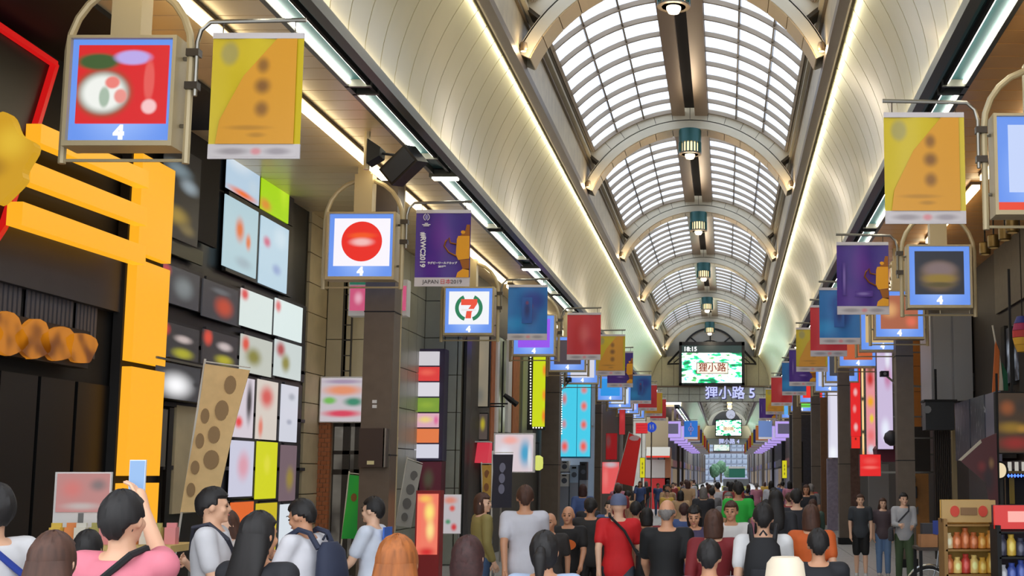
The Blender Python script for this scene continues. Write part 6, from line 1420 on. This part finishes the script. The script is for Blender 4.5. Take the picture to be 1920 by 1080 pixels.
worn(p8, 'backpack', 'navy backpack on the youth in white near the stone corner', 'backpack', backpack(C((44,50,72)), C((32,36,54))))
p9 = person(704,926,12.6,84,'walk_b','short','black',C((216,222,236)),'short',BLKC,'man in a pale shirt with a blue shoulder stripe, side-on below the meter box')
o = MB().box(-.10,.10,-.135,-.12,1.30,1.42).build('blue_shoulder_patch', C((70,110,200)), p9)
person(745,990,5.7,6,'walk_a','long','orange',C((40,44,70)),'short',BLKC,'woman with long orange brown hair near the lower edge, before the first pillar')
person(878,996,7.2,3,'walk_b','bob','maroon',C((206,212,226)),'short',JEAN,'woman with bobbed dark maroon hair and a pale top, near the lower edge')
person(1021,986,7.8,-3,'walk_a','ponytail','black',C((170,186,212)),'short',CHAR,'woman with a black ponytail and pale blue top, seen from behind')
person(1032,956,15.2,172,'walk_a','bald','grey',C((52,48,46)),'short',CHAR,'balding man in a dark shirt walking toward the camera, beside a second one', skin=1)
p14 = person(1066,944,16.0,-176,'walk_b','bald','grey',C((30,28,28)),'short',BLKC,'balding man with an orange print on his black shirt, walking toward the camera', skin=1)
MB().plate(ellipse(0,1.2,.11,.07,18), .136, .152).build('orange_print', mat('print_orange', (226,110,40), .7), p14)
person(985,904,14.6,12,'walk_a','short','brown',C((204,202,210)),'short',C((190,186,190)),'tall person in white seen from behind, next to the navy flag')
person(905,925,16.4,-60,'look_side','bob','brown',C((150,136,80)),'long',JEAN,'person in olive top and jeans turned toward the navy flag')
p16 = person(1160,920,15.0,0,'walk_a',None,'grey',C((206,26,32)),'short',C((60,64,74)),'man in a red shirt and grey cap walking away', hat='cap', hatc=C((96,104,134)))
worn(p16, 'shoulder_bag', 'black bag at the hip of the red shirt man with the cap', 'bag', sidebag(BLKC, 1))
person(1251,930,12.4,0,'walk_b','bald','grey',C((18,18,20)),'short',BLKC,'bald broad man in a black shirt walking away, central in the crowd', skin=1)
p18 = person(1303,947,14.6,176,'phone','bob','black',C((70,60,90)),'short',CHAR,'dark-haired woman walking toward the camera looking at a blue phone')
def phone2(t): MB().box(-.045,.045,.35,.36,1.13,1.27).build('case', mat('phone_blue', (70,120,210), .3), t); MB().box(-.04,.04,.342,.35,1.135,1.265).build('screen', glow((120,160,230), .8), t)
worn(p18, 'phone', 'blue phone held by the dark-haired woman facing the camera', 'phone', phone2)
person(1338,949,12.0,-4,'walk_a','bob','brown',C((124,30,36)),'long',BLKC,'woman in a dark red top with brown hair, right behind the short-haired child')
person(1330,1005,8.6,2,'walk_b','short','black',C((140,136,170), .3),'short',JEAN,'short black-haired child in a lavender patterned shirt near the lower edge')
person(1384,904,22,0,'stand','short','black',C((50,190,70)),'short',CHAR,'person in a bright green shirt, ahead of the white shirt with black backpack')
person(1371,935,15.6,178,'walk_b','short','brown',C((220,216,214)),'short',CHAR,'man in a white shirt walking toward the camera, below the green shirt', skin=1)
p23 = person(1431,936,11.2,-2,'walk_a','short','black',C((224,222,222)),'short',CHAR,'man in a white shirt with a black backpack, walking away')
worn(p23, 'backpack', 'black backpack on the man in the white shirt walking away', 'backpack', backpack(C((26,26,30)), C((40,40,46))))
person(1455,914,16.4,0,'walk_b','long','black',C((34,34,40)),'short',BLKC,'woman with black hair and black top beyond the black backpack')
person(1472,1044,6.2,-4,'stand',None,'cream',C((196,180,160)),'short',CHAR,'person in a cream bucket hat at the lower edge', hat='bucket_hat', hatc=C((222,206,182)))
person(1521,941,13.2,2,'walk_b','bob','brown',C((206,94,36)),'short',JEAN,'person in an orange shirt with brown hair, walking away')
person(1534,984,9.7,-2,'walk_a','short','black',C((28,28,34)),'long',BLKC,'short person with black hair and a black jacket before the orange shirt')
person(1613,927,25.6,176,'stand','short','brown',C((52,56,62)),'short',C((22,22,24)),'man in a charcoal shirt and black shorts standing facing the camera', short=True, shoe=(200,198,196))
person(1655,934,25.8,178,'stand','long','brown',C((84,70,76)),'short',C((110,140,180)),'woman in pale jeans with long hair, beside the grey sweater man', shoe=(190,180,170))
p30 = person(1694,924,24.2,180,'clasp','short','black',C((178,178,182)),'long',C((72,90,62)),'man in a grey sweater and green trousers facing the camera, beside the brown pillar')
worn(p30, 'shoulder_bag', 'dark strap bag across the grey sweater man', 'bag', sidebag(C((60,60,66)), 1))
person(1493,912,19,0,'walk_a','short','black',C((40,40,48)),'dress',BLKC,'woman in a dark dress beyond the orange shirt, near the goods side')
person(1108,930,17.4,4,'walk_b','short','black',C((40,38,38)),'long',BLKC,'man in a black jacket between the red shirt and the orange print')
person(1192,936,18.2,-3,'walk_a','short','black',C((44,50,170)),'short',CHAR,'person in a deep blue shirt just behind the red shirt man')
person(1213,948,17.2,3,'walk_b','bob','black',C((130,28,34)),'short',BLKC,'woman in a maroon shirt between the red shirt man and the bald man')
# the far crowd
tops = [((206,206,214),'white'),((40,40,46),'black'),((160,60,60),'brick red'),((70,90,140),'dusty blue'),((120,118,120),'grey'),((196,160,120),'tan'),((60,80,70),'dark green'),((200,130,150),'rose'),((90,70,110),'plum'),((220,180,80),'mustard')]
bots = [((40,42,56),'navy trousers'),((30,30,32),'black trousers'),((66,90,124),'jeans'),((150,140,120),'beige trousers'),((90,90,94),'grey trousers')]
rc = random.Random(5); combos = [(a, b, h) for a in range(10) for b in range(5) for h in ('short','bob')]; rc.shuffle(combos)
spots = []; k = 0
hn = {'short': 'short hair', 'bob': 'bobbed hair'}
tries = 0
while k < 64 and tries < 3000:
    tries += 1
    Y = 19.5+58*rc.random()**1.35; X = -4.3+6.9*rc.random()
    px = PXC+X/Y*F
    if Y < 30 and not (1040 < px < 1560): continue
    if -4.4 < X < -2.6 and 48 < Y < 53: continue
    if any(abs(X-a) < .62 and abs(Y-b) < .75 for a, b in spots): continue
    if any(o.get('category') == 'person' and abs(o.location.x-X) < .7 and abs(o.location.y-Y) < .8 for o in COL.objects): continue
    spots.append((X, Y)); a, b, h = combos[k]
    person(px, 0, Y, rc.choice((0,0,4,-5,180,176)), rc.choice(('walk_a','walk_b','walk_a','walk_b','stand')), h, rc.choice(('black','black','brown','maroon','grey')), C(tops[a][0]), rc.choice(('short','short','long')), C(bots[b][0]),
        'small far walker, %s top, %s, %s' % (tops[a][1], bots[b][1], hn[h]), group='walkers far down the arcade', xz=(X, 1.52+.30*rc.random()))
    k += 1
